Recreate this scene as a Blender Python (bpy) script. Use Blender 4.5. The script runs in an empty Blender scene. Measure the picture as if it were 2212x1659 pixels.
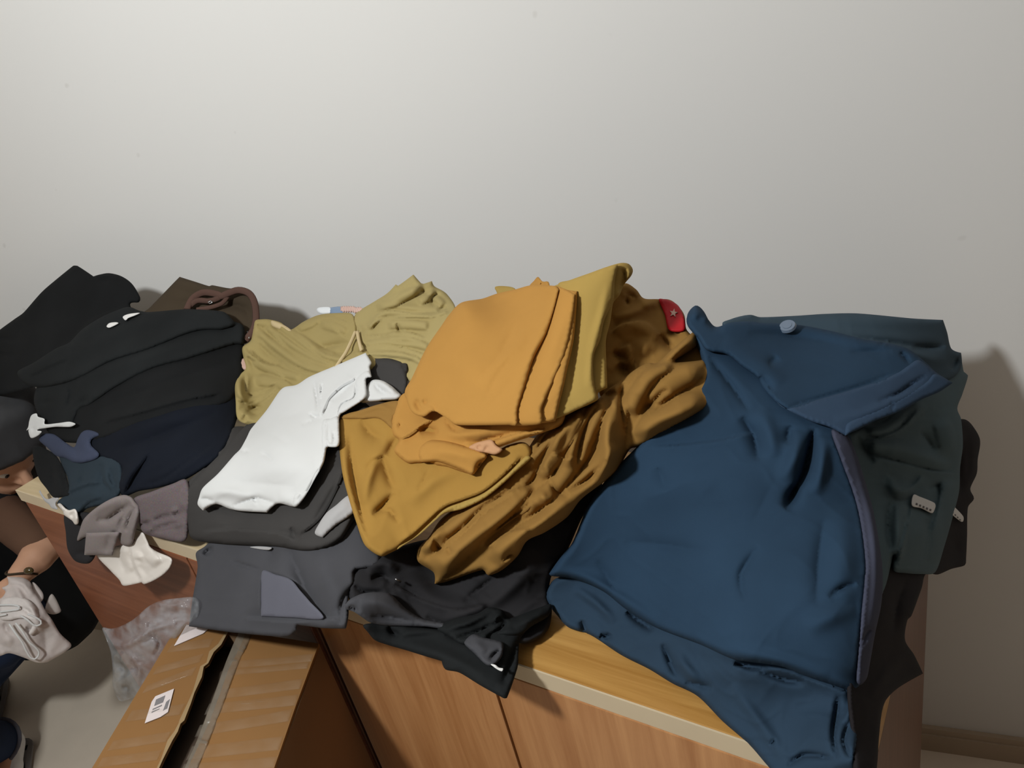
import bpy, bmesh, math, random
import numpy as np
from mathutils import Vector, Matrix
from mathutils.geometry import delaunay_2d_cdt

SC = bpy.context.scene
COL = SC.collection

# ------------------------------------------------------------------ camera
FPX, YAW, PITCH, ROLL = 1669.6, .452, .466, -.237
CX, CY = 1106.0, 829.5
cp, sp, cw, sw = math.cos(PITCH), math.sin(PITCH), math.cos(YAW), math.sin(YAW)
FW = np.array([-sw*cp, cw*cp, -sp])
_r = np.array([cw, sw, 0.0])
_d = np.cross(FW, _r)
AX = math.cos(ROLL)*_r - math.sin(ROLL)*_d
AY = math.sin(ROLL)*_r + math.cos(ROLL)*_d
CAM = np.array([0.0, -1.162, 1.5])
cam_data = bpy.data.cameras.new('camera')
cam = bpy.data.objects.new('camera', cam_data)
COL.objects.link(cam)
cam_data.sensor_width = 36.0
cam_data.lens = 36.0*FPX/2212.0
cam_data.clip_start = .02
M = Matrix.Identity(4)
for i in range(3):
    M[i][0] = AX[i]; M[i][1] = -AY[i]; M[i][2] = -FW[i]; M[i][3] = CAM[i]
cam.matrix_world = M
SC.camera = cam

# ------------------------------------------------------------------ light
world = bpy.data.worlds.new('world')
SC.world = world
world.use_nodes = True
world.node_tree.nodes['Background'].inputs[0].default_value = (.9, .85, .8, 1)
world.node_tree.nodes['Background'].inputs[1].default_value = .006
lamp_d = bpy.data.lights.new('ceiling_lamp_light', 'POINT')
lamp_d.energy = 72.0
lamp_d.color = (.965, 1.0, 1.0)
lamp_d.shadow_soft_size = .07
lamp = bpy.data.objects.new('ceiling_lamp_light', lamp_d)
COL.objects.link(lamp)
LAMP = (-.74, -1.42, 2.10)
lamp.location = LAMP
SC.view_settings.view_transform = 'Standard'
SC.view_settings.look = 'None'
SC.view_settings.gamma = 1.0
SC.view_settings.use_curve_mapping = False
SC.view_settings.exposure = 0.0

# ------------------------------------------------------------------ frame helpers
H = .87           # height of the cabinet tops
PHI, YO = .211, -.307
cph, sph = math.cos(PHI), math.sin(PHI)

def loc(u, v, z):                      # cabinet frame -> world (u along the front, v towards the wall)
    return np.array([cph*u + sph*v, -sph*u + cph*v + YO, z])

VN = np.array([sph, cph, 0.0])
V0 = float(VN @ CAM - cph*YO)

def ray(px, py):
    px = np.asarray(px, float); py = np.asarray(py, float)
    return FW + np.multiply.outer((px-CX)/FPX, AX) + np.multiply.outer((py-CY)/FPX, AY)

def w_at_v(px, py, v): return (v - V0)/float(VN @ ray(px, py))
UN = np.array([cph, -sph, 0.0])
U0 = float(UN @ CAM + sph*YO)
def w_at_u(px, py, u): return (u - U0)/float(UN @ ray(px, py))
def w_at_z(px, py, z): return (z - CAM[2])/float(ray(px, py)[2])
def at_depth(px, py, w): return CAM + ray(px, py)*w
def at_v(px, py, v): return CAM + ray(px, py)*w_at_v(px, py, v)
def at_z(px, py, z): return CAM + ray(px, py)*w_at_z(px, py, z)

class Field:
    """thin-plate surface through given points; smooth in inverse depth, so planes stay planes"""
    def __init__(self, pts, smooth=1e-4):
        P = np.array([[p[0]/1000., p[1]/1000.] for p in pts])
        w = []
        for p in pts:
            if p[2] == 'v': w.append(w_at_v(p[0], p[1], p[3]))
            elif p[2] == 'z': w.append(w_at_z(p[0], p[1], p[3]))
            elif p[2] == 'u': w.append(w_at_u(p[0], p[1], p[3]))
            elif p[2] == 's': w.append(float(SURF(p[0], p[1])) - p[3])
            else: w.append(p[3])
        q = 1/np.array(w)
        n = len(P)
        K = self.U(P, P) + smooth*np.eye(n)
        A = np.zeros((n+3, n+3)); A[:n, :n] = K
        A[:n, n] = 1; A[:n, n+1:] = P; A[n, :n] = 1; A[n+1:, :n] = P.T
        s = np.linalg.solve(A, np.concatenate([q, np.zeros(3)]))
        self.P, self.c, self.a = P, s[:n], s[n:]
    @staticmethod
    def U(a, b):
        r2 = ((a[:, None, :]-b[None, :, :])**2).sum(-1)
        return r2*np.log(r2+1e-12)*.5
    def __call__(self, x, y):
        p = np.stack([np.atleast_1d(np.asarray(x, float))/1000., np.atleast_1d(np.asarray(y, float))/1000.], -1)
        return 1/(self.U(p, self.P) @ self.c + self.a[0] + p @ self.a[1:])

# the outer shape of the long heap of clothes on the cabinets
SURF = Field([
    (45,1060,'v',-.405),(150,1110,'v',-.425),(210,1200,'v',-.435),(300,1240,'v',-.435),
    (420,1330,'v',-.47),(640,1370,'v',-.475),(750,1340,'v',-.47),(820,1370,'v',-.45),
    (950,1430,'v',-.45),(1090,1505,'v',-.455),(1130,1400,'z',.895),(1240,1360,'z',.885),
    (1403,1446,'z',.89),(1530,1525,'z',.89),(1660,1655,'z',.88),(1850,1490,'z',.925),(1860,1640,'v',-.43),
    (-40,760,'v',-.22),(160,575,'v',-.10),(300,640,'v',-.11),(390,600,'v',-.06),(575,640,'v',-.03),
    (690,665,'v',-.03),(900,600,'v',-.05),(985,650,'v',-.06),(1070,625,'v',-.03),(1345,572,'v',-.10),
    (1455,650,'v',-.03),(1500,665,'v',-.05),(1700,690,'v',.03),(2037,692,'v',.19),(2078,775,'v',.19),
    (2112,950,'v',.14),(2085,1210,'v',.09),(1990,1455,'v',-.17),(1960,1330,'v',-.225),(1885,1540,'v',-.355),(1892,1650,'v',-.405),(1885,1725,'v',-.415),(1850,1720,'v',-.42),(1750,1520,'z',.915),(1820,1440,'z',.95),(1700,1620,'z',.895),
    (300,690,'v',-.15),(450,700,'v',-.11),(300,800,'v',-.24),(300,930,'v',-.33),(110,850,'v',-.29),
    (250,1060,'v',-.40),(90,1000,'v',-.36),(500,860,'v',-.22),(440,1000,'v',-.345),
    (560,1140,'v',-.385),(600,950,'v',-.30),(800,780,'v',-.17),(790,1190,'v',-.40),(740,900,'v',-.255),
    (700,750,'v',-.11),(540,830,'v',-.16),(560,910,'v',-.22),(860,720,'v',-.12),
    (1150,915,'v',-.255),(1000,660,'v',-.10),(1240,630,'v',-.13),(950,1255,'v',-.365),(900,880,'v',-.23),
    (1290,860,'v',-.21),(1110,1050,'v',-.29),(1330,1000,'v',-.235),(1520,800,'v',-.13),
    (860,1250,'v',-.40),(1180,1275,'z',.91),(1130,1200,'v',-.335),
    (1450,1000,'v',-.225),(1700,1150,'v',-.265),(1600,1400,'v',-.37),(1560,800,'v',-.12),(1850,1100,'v',-.20),
    (1826,941,'v',-.15),(2057,827,'v',.12),(1980,1080,'v',-.075),(1885,1400,'v',-.315),(1985,1150,'v',-.145),(1950,1230,'v',-.205),(1400,1250,'v',-.30),
], smooth=3e-4)

# ------------------------------------------------------------------ materials
def lin(c):
    c = c/255.0
    return c/12.92 if c <= .04045 else ((c+.055)/1.055)**2.4
def rgb(r, g, b, k=1.0): return (lin(r)*k, lin(g)*k, lin(b)*k, 1.0)

def new_mat(name):
    m = bpy.data.materials.new(name); m.use_nodes = True
    nt = m.node_tree
    return m, nt, nt.nodes['Principled BSDF']

def fabric(name, col, var=.12, rough=.92, weave=.12, scale=9.0, sheen=.0, check=None, spec=.15):
    m, nt, b = new_mat(name)
    N, L = nt.nodes, nt.links
    tc = N.new('ShaderNodeTexCoord')
    n1 = N.new('ShaderNodeTexNoise'); n1.inputs['Scale'].default_value = scale; n1.inputs['Detail'].default_value = 4
    L.new(tc.outputs['Object'], n1.inputs['Vector'])
    r = N.new('ShaderNodeValToRGB')
    k0, k1 = 1-var, 1+var
    r.color_ramp.elements[0].position = .3; r.color_ramp.elements[1].position = .7
    r.color_ramp.elements[0].color = (col[0]*k0, col[1]*k0, col[2]*k0, 1)
    r.color_ramp.elements[1].color = (min(col[0]*k1, 1), min(col[1]*k1, 1), min(col[2]*k1, 1), 1)
    L.new(n1.outputs['Fac'], r.inputs['Fac'])
    out = r.outputs['Color']
    if check:
        n3 = N.new('ShaderNodeTexNoise'); n3.inputs['Scale'].default_value = 420; n3.inputs['Detail'].default_value = 2
        L.new(tc.outputs['Object'], n3.inputs['Vector'])
        mx = N.new('ShaderNodeMixRGB'); mx.blend_type = 'MULTIPLY'; mx.inputs['Fac'].default_value = check
        L.new(out, mx.inputs['Color1']); L.new(n3.outputs['Color'], mx.inputs['Color2'])
        out = mx.outputs['Color']
    L.new(out, b.inputs['Base Color'])
    b.inputs['Roughness'].default_value = rough
    b.inputs['Specular IOR Level'].default_value = spec
    b.inputs['Sheen Weight'].default_value = sheen
    n2 = N.new('ShaderNodeTexNoise'); n2.inputs['Scale'].default_value = 900; n2.inputs['Detail'].default_value = 1
    L.new(tc.outputs['Object'], n2.inputs['Vector'])
    bp = N.new('ShaderNodeBump'); bp.inputs['Strength'].default_value = weave; bp.inputs['Distance'].default_value = .0006
    L.new(n2.outputs['Fac'], bp.inputs['Height']); L.new(bp.outputs['Normal'], b.inputs['Normal'])
    return m

def plain(name, col, rough=.5, metal=0.0, spec=.5):
    m, nt, b = new_mat(name)
    N, L = nt.nodes, nt.links
    tc = N.new('ShaderNodeTexCoord')
    n1 = N.new('ShaderNodeTexNoise'); n1.inputs['Scale'].default_value = 14; n1.inputs['Detail'].default_value = 3
    L.new(tc.outputs['Object'], n1.inputs['Vector'])
    r = N.new('ShaderNodeValToRGB')
    r.color_ramp.elements[0].color = (col[0]*.93, col[1]*.93, col[2]*.93, 1)
    r.color_ramp.elements[1].color = (min(1, col[0]*1.07), min(1, col[1]*1.07), min(1, col[2]*1.07), 1)
    L.new(n1.outputs['Fac'], r.inputs['Fac']); L.new(r.outputs['Color'], b.inputs['Base Color'])
    b.inputs['Roughness'].default_value = rough; b.inputs['Metallic'].default_value = metal
    b.inputs['Specular IOR Level'].default_value = spec
    return m

def wood(name, dark, light, axis='z', rough=.38, stretch=26.0, scale=2.6):
    """grain runs along the given local axis"""
    m, nt, b = new_mat(name)
    N, L = nt.nodes, nt.links
    tc = N.new('ShaderNodeTexCoord'); mp = N.new('ShaderNodeMapping')
    L.new(tc.outputs['Object'], mp.inputs['Vector'])
    s = [stretch]*3
    s['xyz'.index(axis)] = 1.2
    mp.inputs['Scale'].default_value = s
    n1 = N.new('ShaderNodeTexNoise'); n1.inputs['Scale'].default_value = scale; n1.inputs['Detail'].default_value = 7
    n1.inputs['Roughness'].default_value = .62; n1.inputs['Distortion'].default_value = .5
    L.new(mp.outputs['Vector'], n1.inputs['Vector'])
    r = N.new('ShaderNodeValToRGB')
    r.color_ramp.elements[0].position = .32; r.color_ramp.elements[1].position = .68
    r.color_ramp.elements[0].color = dark; r.color_ramp.elements[1].color = light
    L.new(n1.outputs['Fac'], r.inputs['Fac']); L.new(r.outputs['Color'], b.inputs['Base Color'])
    b.inputs['Roughness'].default_value = rough; b.inputs['Specular IOR Level'].default_value = .4
    return m

def film(name, tint, alpha, rough=.18, milky=.3):
    """clear plastic film: part see-through, part glossy, part milky"""
    m, nt, b = new_mat(name)
    N, L = nt.nodes, nt.links
    b.inputs['Base Color'].default_value = tint; b.inputs['Roughness'].default_value = rough
    b.inputs['Specular IOR Level'].default_value = .8
    tr = N.new('ShaderNodeBsdfTransparent'); tr.inputs['Color'].default_value = (.97, .97, .97, 1)
    mix = N.new('ShaderNodeMixShader')
    tc = N.new('ShaderNodeTexCoord'); n1 = N.new('ShaderNodeTexNoise'); n1.inputs['Scale'].default_value = 30
    L.new(tc.outputs['Object'], n1.inputs['Vector'])
    mr = N.new('ShaderNodeMapRange'); mr.inputs['From Min'].default_value = .35; mr.inputs['From Max'].default_value = .65
    mr.inputs['To Min'].default_value = max(0, alpha-milky*.5); mr.inputs['To Max'].default_value = min(1, alpha+milky*.5)
    L.new(n1.outputs['Fac'], mr.inputs['Value']); L.new(mr.outputs['Result'], mix.inputs['Fac'])
    L.new(tr.outputs['BSDF'], mix.inputs[1]); L.new(b.outputs['BSDF'], mix.inputs[2])
    L.new(mix.outputs['Shader'], nt.nodes['Material Output'].inputs['Surface'])
    return m

MT = dict(
    black=fabric('black_cotton', rgb(24, 25, 26), .2),
    black2=fabric('black_twill', rgb(30, 32, 33), .2),
    navy=fabric('navy_cotton', rgb(18, 22, 31), .2),
    teal=fabric('dark_teal_cotton', rgb(42, 52, 60), .12),
    slateblue=fabric('slate_blue_cotton', rgb(60, 66, 85), .1),
    brown=fabric('olive_brown_canvas', rgb(66, 56, 44), .12),
    strap=fabric('brown_suede', rgb(88, 66, 58), .12),
    charcoal=fabric('charcoal_cotton', rgb(62, 60, 59), .1),
    graphite=fabric('graphite_twill', rgb(72, 72, 76), .1),
    pocket=fabric('slate_grey_lining', rgb(96, 96, 106), .08),
    wool=fabric('grey_wool', rgb(120, 108, 110), .1, check=.5, weave=.3),
    wool2=fabric('grey_flannel', rgb(140, 130, 128), .08, check=.3),
    satin=fabric('white_satin', rgb(222, 214, 206), .03, rough=.32, weave=.0, spec=.5),
    white=fabric('white_cotton', rgb(208, 208, 207), .015, weave=.06),
    palegrey=fabric('pale_grey_cotton', rgb(170, 168, 168), .05),
    olive=fabric('olive_jersey', rgb(164, 148, 100), .05, weave=.08),
    olive2=fabric('olive_twill', rgb(160, 143, 94), .05, weave=.08),
    cream=fabric('cream_cord', rgb(196, 176, 136), .05),
    ochre=fabric('ochre_twill', rgb(178, 131, 66), .05, weave=.1),
    mustard=fabric('mustard_twill', rgb(168, 140, 76), .05, weave=.1),
    gold=fabric('golden_jersey', rgb(162, 124, 60), .05, weave=.08),
    tan=fabric('tan_jersey', rgb(146, 110, 57), .05, weave=.08),
    pinktan=fabric('beige_pink_lining', rgb(196, 150, 112), .06),
    pink=fabric('pink_cotton', rgb(205, 172, 160), .08),
    red=fabric('red_satin', rgb(176, 28, 36), .05, rough=.5),
    blue=fabric('blue_canvas', rgb(40, 61, 82), .08, scale=14),
    blue2=fabric('blue_canvas_dark', rgb(44, 62, 80), .08, scale=14),
    blue3=fabric('blue_grey_twill', rgb(62, 78, 90), .08),
    hemgrey2=fabric('blue_band_canvas', rgb(52, 70, 92), .06, scale=14),
    navy2=fabric('near_black_twill', rgb(38, 35, 37), .12),
    teal3=fabric('grey_teal_twill', rgb(84, 101, 108), .08),
    hemgrey=fabric('blue_hem_lining', rgb(70, 73, 90), .05),
    ink=fabric('ink_black_cotton', rgb(42, 41, 43), .15),
    label=fabric('white_label', rgb(224, 222, 220), .02),
    print=plain('grey_print', rgb(120, 116, 118), .8),
    metal=plain('dull_metal', rgb(150, 150, 150), .3, 1.0),
)

# ------------------------------------------------------------------ object helpers
def link(o, parent=None):
    COL.objects.link(o)
    if parent is not None:
        o.parent = parent
        o.matrix_parent_inverse = Matrix.Translation(-Vector(parent.location)) if parent.rotation_euler[2] == 0 else parent.matrix_basis.inverted()
    return o

def tag(o, label=None, cat=None, group=None, kind=None):
    if label: o['label'] = label
    if cat: o['category'] = cat
    if group: o['group'] = group
    if kind: o['kind'] = kind
    return o

def mesh_obj(name, verts, faces, mat, parent=None, smooth=True, origin=None):
    verts = np.asarray(verts, float)
    if origin is None:
        origin = np.array([(verts[:, 0].min()+verts[:, 0].max())/2, (verts[:, 1].min()+verts[:, 1].max())/2, verts[:, 2].min()])
    me = bpy.data.meshes.new(name)
    me.from_pydata((verts-origin).tolist(), [], faces)
    me.materials.append(mat)
    if smooth: me.polygons.foreach_set('use_smooth', [True]*len(me.polygons))
    me.update()
    o = bpy.data.objects.new(name, me)
    o.location = origin
    return link(o, parent)

def bm_obj(name, bm, mat, parent=None, smooth=False, origin=None):
    bmesh.ops.recalc_face_normals(bm, faces=bm.faces)
    bm.verts.ensure_lookup_table()
    v = np.array([x.co[:] for x in bm.verts])
    bm.verts.index_update()
    f = [[x.index for x in p.verts] for p in bm.faces]
    bm.free()
    return mesh_obj(name, v, f, mat, parent, smooth, origin)

def empty(name, location):
    o = bpy.data.objects.new(name, None); o.location = location
    o.empty_display_size = .05
    COL.objects.link(o)
    return o

def box_bm(bm, lo, hi, frame=None, bevel=0.0):
    r = bmesh.ops.create_cube(bm, size=1.0)
    vs = r['verts']
    lo = np.array(lo); hi = np.array(hi)
    for v in vs:
        p = lo + (np.array(v.co[:])+.5)*(hi-lo)
        v.co = frame(*p) if frame else p
    if bevel:
        es = list({e for v in vs for e in v.link_edges})
        bmesh.ops.bevel(bm, geom=es, offset=bevel, segments=2, affect='EDGES', profile=.6)

def box(name, lo, hi, mat, parent=None, frame=None, bevel=.0015):
    bm = bmesh.new(); box_bm(bm, lo, hi, frame, bevel)
    return bm_obj(name, bm, mat, parent)

def pp(s):
    return [tuple(float(c) for c in t.split(',')) for t in s.split()]

def spline(P, closed=True, step=5.0):
    """Catmull-Rom through the points; a doubled point makes a sharp corner"""
    n = len(P); P = [np.array(p) for p in P]
    out = []
    rng = range(n) if closed else range(n-1)
    for i in rng:
        p1, p2 = P[i], P[(i+1) % n]
        d = np.linalg.norm(p2-p1)
        if d < 1e-6: continue
        p0 = P[i-1] if (closed or i > 0) else p1
        p3 = P[(i+2) % n] if (closed or i+2 < n) else p2
        m1 = np.zeros(2) if np.linalg.norm(p1-p0) < 1e-6 else (p2-p0)*.5
        m2 = np.zeros(2) if np.linalg.norm(p3-p2) < 1e-6 else (p3-p1)*.5
        # keep the tangents short so that sharp turns do not overshoot
        for m in (m1, m2):
            l = np.linalg.norm(m)
            if l > d: m *= d/l
        k = max(1, int(round(d/step)))
        for j in range(k):
            t = j/k
            out.append((2*t**3-3*t*t+1)*p1 + (t**3-2*t*t+t)*m1 + (-2*t**3+3*t*t)*p2 + (t**3-t*t)*m2)
    if not closed: out.append(P[-1])
    return np.array(out)

def seg_dist(Q, L):
    """distance, signed side and arclength of points Q to open polyline L"""
    best = np.full(len(Q), 1e9); side = np.zeros(len(Q)); arc = np.zeros(len(Q))
    a0 = 0.0
    for i in range(len(L)-1):
        a, b = L[i], L[i+1]
        ab = b-a; l2 = ab @ ab
        if l2 < 1e-9: continue
        t = np.clip(((Q-a) @ ab)/l2, 0, 1)
        c = a + t[:, None]*ab
        d = np.hypot(Q[:, 0]-c[:, 0], Q[:, 1]-c[:, 1])
        cr = ab[0]*(Q[:, 1]-a[1]) - ab[1]*(Q[:, 0]-a[0])
        m = d < best
        best[m] = d[m]; side[m] = np.sign(cr[m]); arc[m] = a0 + t[m]*math.sqrt(l2)
        a0 += math.sqrt(l2)
    return best, side, arc, a0

def inside(Q, P):
    x, y = Q[:, 0], Q[:, 1]
    r = np.zeros(len(Q), bool)
    j = len(P)-1
    for i in range(len(P)):
        xi, yi = P[i]; xj, yj = P[j]
        if yi != yj:
            c = ((yi > y) != (yj > y)) & (x < (xj-xi)*(y-yi)/(yj-yi)+xi)
            r ^= c
        j = i
    return r

def waves(x, y, seed, n=8):
    rs = np.random.RandomState(seed)
    v = np.zeros_like(x); tot = 0
    wx = sum(np.sin(x*rs.uniform(.3, 1.1)+y*rs.uniform(-1.1, 1.1)+rs.uniform(0, 6.3)) for _ in range(3))
    wy = sum(np.sin(x*rs.uniform(-1.1, 1.1)+y*rs.uniform(.3, 1.1)+rs.uniform(0, 6.3)) for _ in range(3))
    x = x+wx*.5; y = y+wy*.5
    for i in range(n):
        a = rs.uniform(0, math.pi); k = rs.uniform(.7, 2.2)
        A = 1/k
        v += A*np.sin(k*(x*math.cos(a)+y*math.sin(a))*2+rs.uniform(0, 6.3)); tot += A
    return v/tot*1.8

SEED = [1]
FA = 1.6           # overall depth of the folds
def cloth(name, outline, lift, mat, folds=(), edge=(9, 7), noise=(1.2, 55, 1.0, 0.0), th=18, dome=None,
          field=None, parent=None, g=5.0, open_edge=True):
    """a piece of cloth lying on the heap: `outline` gives its border, `lift` (mm) how far it stands off the heap's
    outer shape, `folds` its ridges (r), valleys (v) and steps (s): (kind, mm, width, line)."""
    SEED[0] += 1
    th = th if th < 12 else th*.6
    field = field or SURF
    B = spline(pp(outline) if isinstance(outline, str) else outline, True, g)
    # even resampling
    x0, y0 = B.min(0); x1, y1 = B.max(0)
    gx, gy = np.meshgrid(np.arange(x0+g*.5, x1, g), np.arange(y0+g*.5, y1, g*.866))
    gx[1::2] += g*.5
    Q = np.stack([gx.ravel(), gy.ravel()], -1)
    Q = Q[inside(Q, B)]
    Bc = np.vstack([B, B[:1]])
    if len(Q):
        d, _, _, _ = seg_dist(Q, Bc)
        k = d > g*.55
        Q = Q[k]; dq = d[k]
    else:
        dq = np.zeros(0)
    # mesh points along the creases, so that they stay crisp
    ex = []
    for kind, amp, wd, line in folds:
        if kind in 'rb': continue
        L = spline(pp(line), False, max(3.5, g))
        if kind == 'v': ex.append(L); continue
        tg = np.gradient(L, axis=0); tg /= np.linalg.norm(tg, axis=1)[:, None]+1e-9
        nr = np.stack([-tg[:, 1], tg[:, 0]], -1)
        ex += [L+nr*1.7, L-nr*1.7]
    if ex and len(Q):
        E = np.vstack(ex)
        E = E[inside(E, B)]
        if len(E):
            d, _, _, _ = seg_dist(E, Bc)
            k = d > g*.6; E, de = E[k], d[k]
            keep = np.ones(len(E), bool)
            for i in range(1, len(E)):
                dd = np.hypot(E[:i, 0]-E[i, 0], E[:i, 1]-E[i, 1])
                if (dd[keep[:i]] < 1.2).any(): keep[i] = False
            E, de = E[keep], de[keep]
            ok = np.ones(len(Q), bool)
            for i in range(0, len(Q), 400):
                c = Q[i:i+400]
                ok[i:i+400] = (np.hypot(c[:, None, 0]-E[None, :, 0], c[:, None, 1]-E[None, :, 1]).min(1) > g*.55)
            Q = np.vstack([Q[ok], E]); dq = np.concatenate([dq[ok], de])
    nb = len(B)
    P = np.vstack([B, Q]); dist = np.concatenate([np.zeros(nb), dq])
    res = delaunay_2d_cdt([Vector(p) for p in P.tolist()], [(i, (i+1) % nb) for i in range(nb)], [], 1, 1e-4)
    V = np.array([v[:] for v in res[0]])
    tris = [list(t) for t in res[2]]
    orig = res[3]
    D = np.zeros(len(V)); isb = np.zeros(len(V), bool)
    for i, o in enumerate(orig):
        if o: D[i] = dist[o[0]]
        else: D[i] = 0.0
    x, y = V[:, 0], V[:, 1]
    w = field(x, y) - lift/1000.
    h = np.zeros(len(V))
    if noise and noise[0]:
        amp, sc, an, ang = noise
        c, s = math.cos(math.radians(ang)), math.sin(math.radians(ang))
        xr, yr = (x*c+y*s)/sc/an, (-x*s+y*c)/sc
        n1 = waves(xr, yr, SEED[0]*7+1)
        n2 = 1-np.abs(waves(xr*1.7+3, yr*1.7, SEED[0]*7+2))
        h += amp*(.75*n1 + .55*n2**4)
    if dome:
        t = np.clip(D/dome[1], 0, 1)
        h += dome[0]*np.sqrt(np.clip(1-(1-t)**2, 0, 1))
    for f in folds:
        kind, amp, wd, line = f
        if kind == 'b': continue
        amp = amp*FA
        L = spline(pp(line), False, max(4., min(10., wd*.6)))
        d, sd, arc, tot = seg_dist(V, L)
        if kind == 's':
            endw = np.clip(np.minimum(arc, tot-arc)/min(tot*.35, max(12., wd*1.6)), 0, 1)
            endw = endw*endw*(3-2*endw)
        else:
            endw = np.sin(np.pi*np.clip(arc/tot, 0, 1))**.8
            d = d + wd*.8*np.clip(-np.minimum(arc, tot-arc)+1e-3, 0, 1)
        if kind == 'r': h += amp*endw*np.exp(-(d/wd)**2)
        elif kind == 'v': h -= amp*endw*np.exp(-(d/(wd*.75))**1.25)
        else:
            sgn = sd*d
            up = np.exp(-np.clip(-sgn, 0, None)/wd)
            dn = np.exp(-np.clip(sgn, 0, None)/(wd*.6))
            t = np.clip(-sgn/3.0*.5+.5, 0, 1); t = t*t*(3-2*t)
            h += amp*endw*(t*up*.75 - (1-t)*dn*.45)
    tubes = [f for f in folds if f[0] == 'b']
    if tubes:
        # rounded folds lying side by side: the highest one shows, creases form where they meet
        acc = np.zeros(len(V)); K = .55
        for f in tubes:
            C3 = np.array(pp(f[3]))
            L = spline([tuple(q[:2]) for q in C3], False, 6.0)
            al = np.concatenate([[0], np.cumsum(np.hypot(*np.diff(L, axis=0).T))])
            ac = [al[np.argmin(np.hypot(L[:, 0]-q[0], L[:, 1]-q[1]))] for q in C3]
            d, sd, arc, tot = seg_dist(V, L)
            hw = np.interp(arc, ac, C3[:, 2])
            lean = .22*f[2]                       # lean > 0: steeper on one side
            dd = np.clip(np.abs(sd*d/hw + lean*(1-np.clip(d/hw, 0, 1)**2)), 0, 1.6)
            prof = np.where(dd < 1, (1-dd**2), 0)**.62
            endw = np.clip(np.minimum(arc, tot-arc)/np.maximum(hw*1.3, 8), 0, 1)
            endw = endw*endw*(3-2*endw)
            # beyond the ends nothing
            hh = f[1]*hw*K*prof*endw
            acc = np.maximum(acc, hh)
        h += acc
    er, ed = edge
    if er:
        t = np.clip(D/er, 0, 1)
        h -= ed*(1-np.sqrt(np.clip(1-(1-t)**2, 0, 1)))
    hm = h/1000.
    R = ray(x, y)
    front = CAM + R*(w-hm)[:, None]
    back = CAM + R*(w + np.maximum(th/1000., -hm+.003))[:, None]
    nv = len(V)
    # orient the triangles to the viewer
    faces = []
    for t in tris:
        a, b, c = t
        ar = (x[b]-x[a])*(y[c]-y[a])-(x[c]-x[a])*(y[b]-y[a])
        if ar > 0: t = [a, c, b]
        faces.append(t)
    cnt = {}
    for t in faces:
        for i in range(3):
            e = (t[i], t[(i+1) % 3]); cnt[e] = 1
    bfaces = [[a+nv for a in reversed(t)] for t in faces]
    side = [[e[1], e[0], e[0]+nv, e[1]+nv] for e in cnt if (e[1], e[0]) not in cnt]
    return mesh_obj(name, np.vstack([front, back]), faces+bfaces+side, mat, parent)

def strip_pts(pts, n=None, step=6.0):
    return spline(pts, False, step)

def tube(name, P, r, mat, parent=None, sides=8, closed=False, flat=1.0):
    """round cord through 3D points"""
    P = [Vector(p) for p in P]; n = len(P)
    vs, fs = [], []
    up = Vector(-FW)
    for i, p in enumerate(P):
        a = P[(i-1) % n] if (closed or i > 0) else P[i]
        b = P[(i+1) % n] if (closed or i < n-1) else P[i]
        t = (b-a).normalized()
        s = t.cross(up).normalized(); u = s.cross(t)
        rr = r[i] if hasattr(r, '__len__') else r
        for k in range(sides):
            an = 2*math.pi*k/sides
            vs.append(p + s*math.cos(an)*rr + u*math.sin(an)*rr*flat)
    m = n if closed else n-1
    for i in range(m):
        for k in range(sides):
            a, b = i*sides+k, i*sides+(k+1) % sides
            c, d = ((i+1) % n)*sides+(k+1) % sides, ((i+1) % n)*sides+k
            fs.append([a, b, c, d])
    if not closed:
        fs.append(list(range(sides))[::-1]); fs.append([(n-1)*sides+k for k in range(sides)])
    return mesh_obj(name, [v[:] for v in vs], fs, mat, parent)

def cord(name, line, lift, r, mat, parent=None, field=None, flat=.7, closed=False):
    L = spline(pp(line), closed, 6.0)
    f = field or SURF
    w = f(L[:, 0], L[:, 1]) - lift/1000.
    return tube(name, CAM + ray(L[:, 0], L[:, 1])*w[:, None], r, mat, parent, flat=flat, closed=closed)

# ------------------------------------------------------------------ room
wall_m, nt, b = new_mat('painted_wall')
tc = nt.nodes.new('ShaderNodeTexCoord'); nz = nt.nodes.new('ShaderNodeTexNoise')
nz.inputs['Scale'].default_value = 1.3; nz.inputs['Detail'].default_value = 5
nt.links.new(tc.outputs['Object'], nz.inputs['Vector'])
cr = nt.nodes.new('ShaderNodeValToRGB')
cr.color_ramp.elements[0].color = (.76, .75, .735, 1); cr.color_ramp.elements[1].color = (.785, .775, .76, 1)
nt.links.new(nz.outputs['Fac'], cr.inputs['Fac'])
# a few small scuffs on the paint
vo = nt.nodes.new('ShaderNodeTexNoise'); vo.inputs['Scale'].default_value = 23; vo.inputs['Detail'].default_value = 1
nt.links.new(tc.outputs['Object'], vo.inputs['Vector'])
sr = nt.nodes.new('ShaderNodeValToRGB')
sr.color_ramp.elements[0].position = .765; sr.color_ramp.elements[0].color = (1, 1, 1, 1)
sr.color_ramp.elements[1].position = .80; sr.color_ramp.elements[1].color = (.88, .87, .86, 1)
nt.links.new(vo.outputs['Fac'], sr.inputs['Fac'])
mx = nt.nodes.new('ShaderNodeMixRGB'); mx.blend_type = 'MULTIPLY'; mx.inputs['Fac'].default_value = 1
nt.links.new(cr.outputs['Color'], mx.inputs['Color1']); nt.links.new(sr.outputs['Color'], mx.inputs['Color2'])
nt.links.new(mx.outputs['Color'], b.inputs['Base Color'])
b.inputs['Roughness'].default_value = .75; b.inputs['Specular IOR Level'].default_value = .2
floor_m = plain('grey_beige_floor', (.84, .73, .60), .45, 0, .3)
ceil_m = plain('ceiling_paint', (.42, .38, .34), .9)
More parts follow.
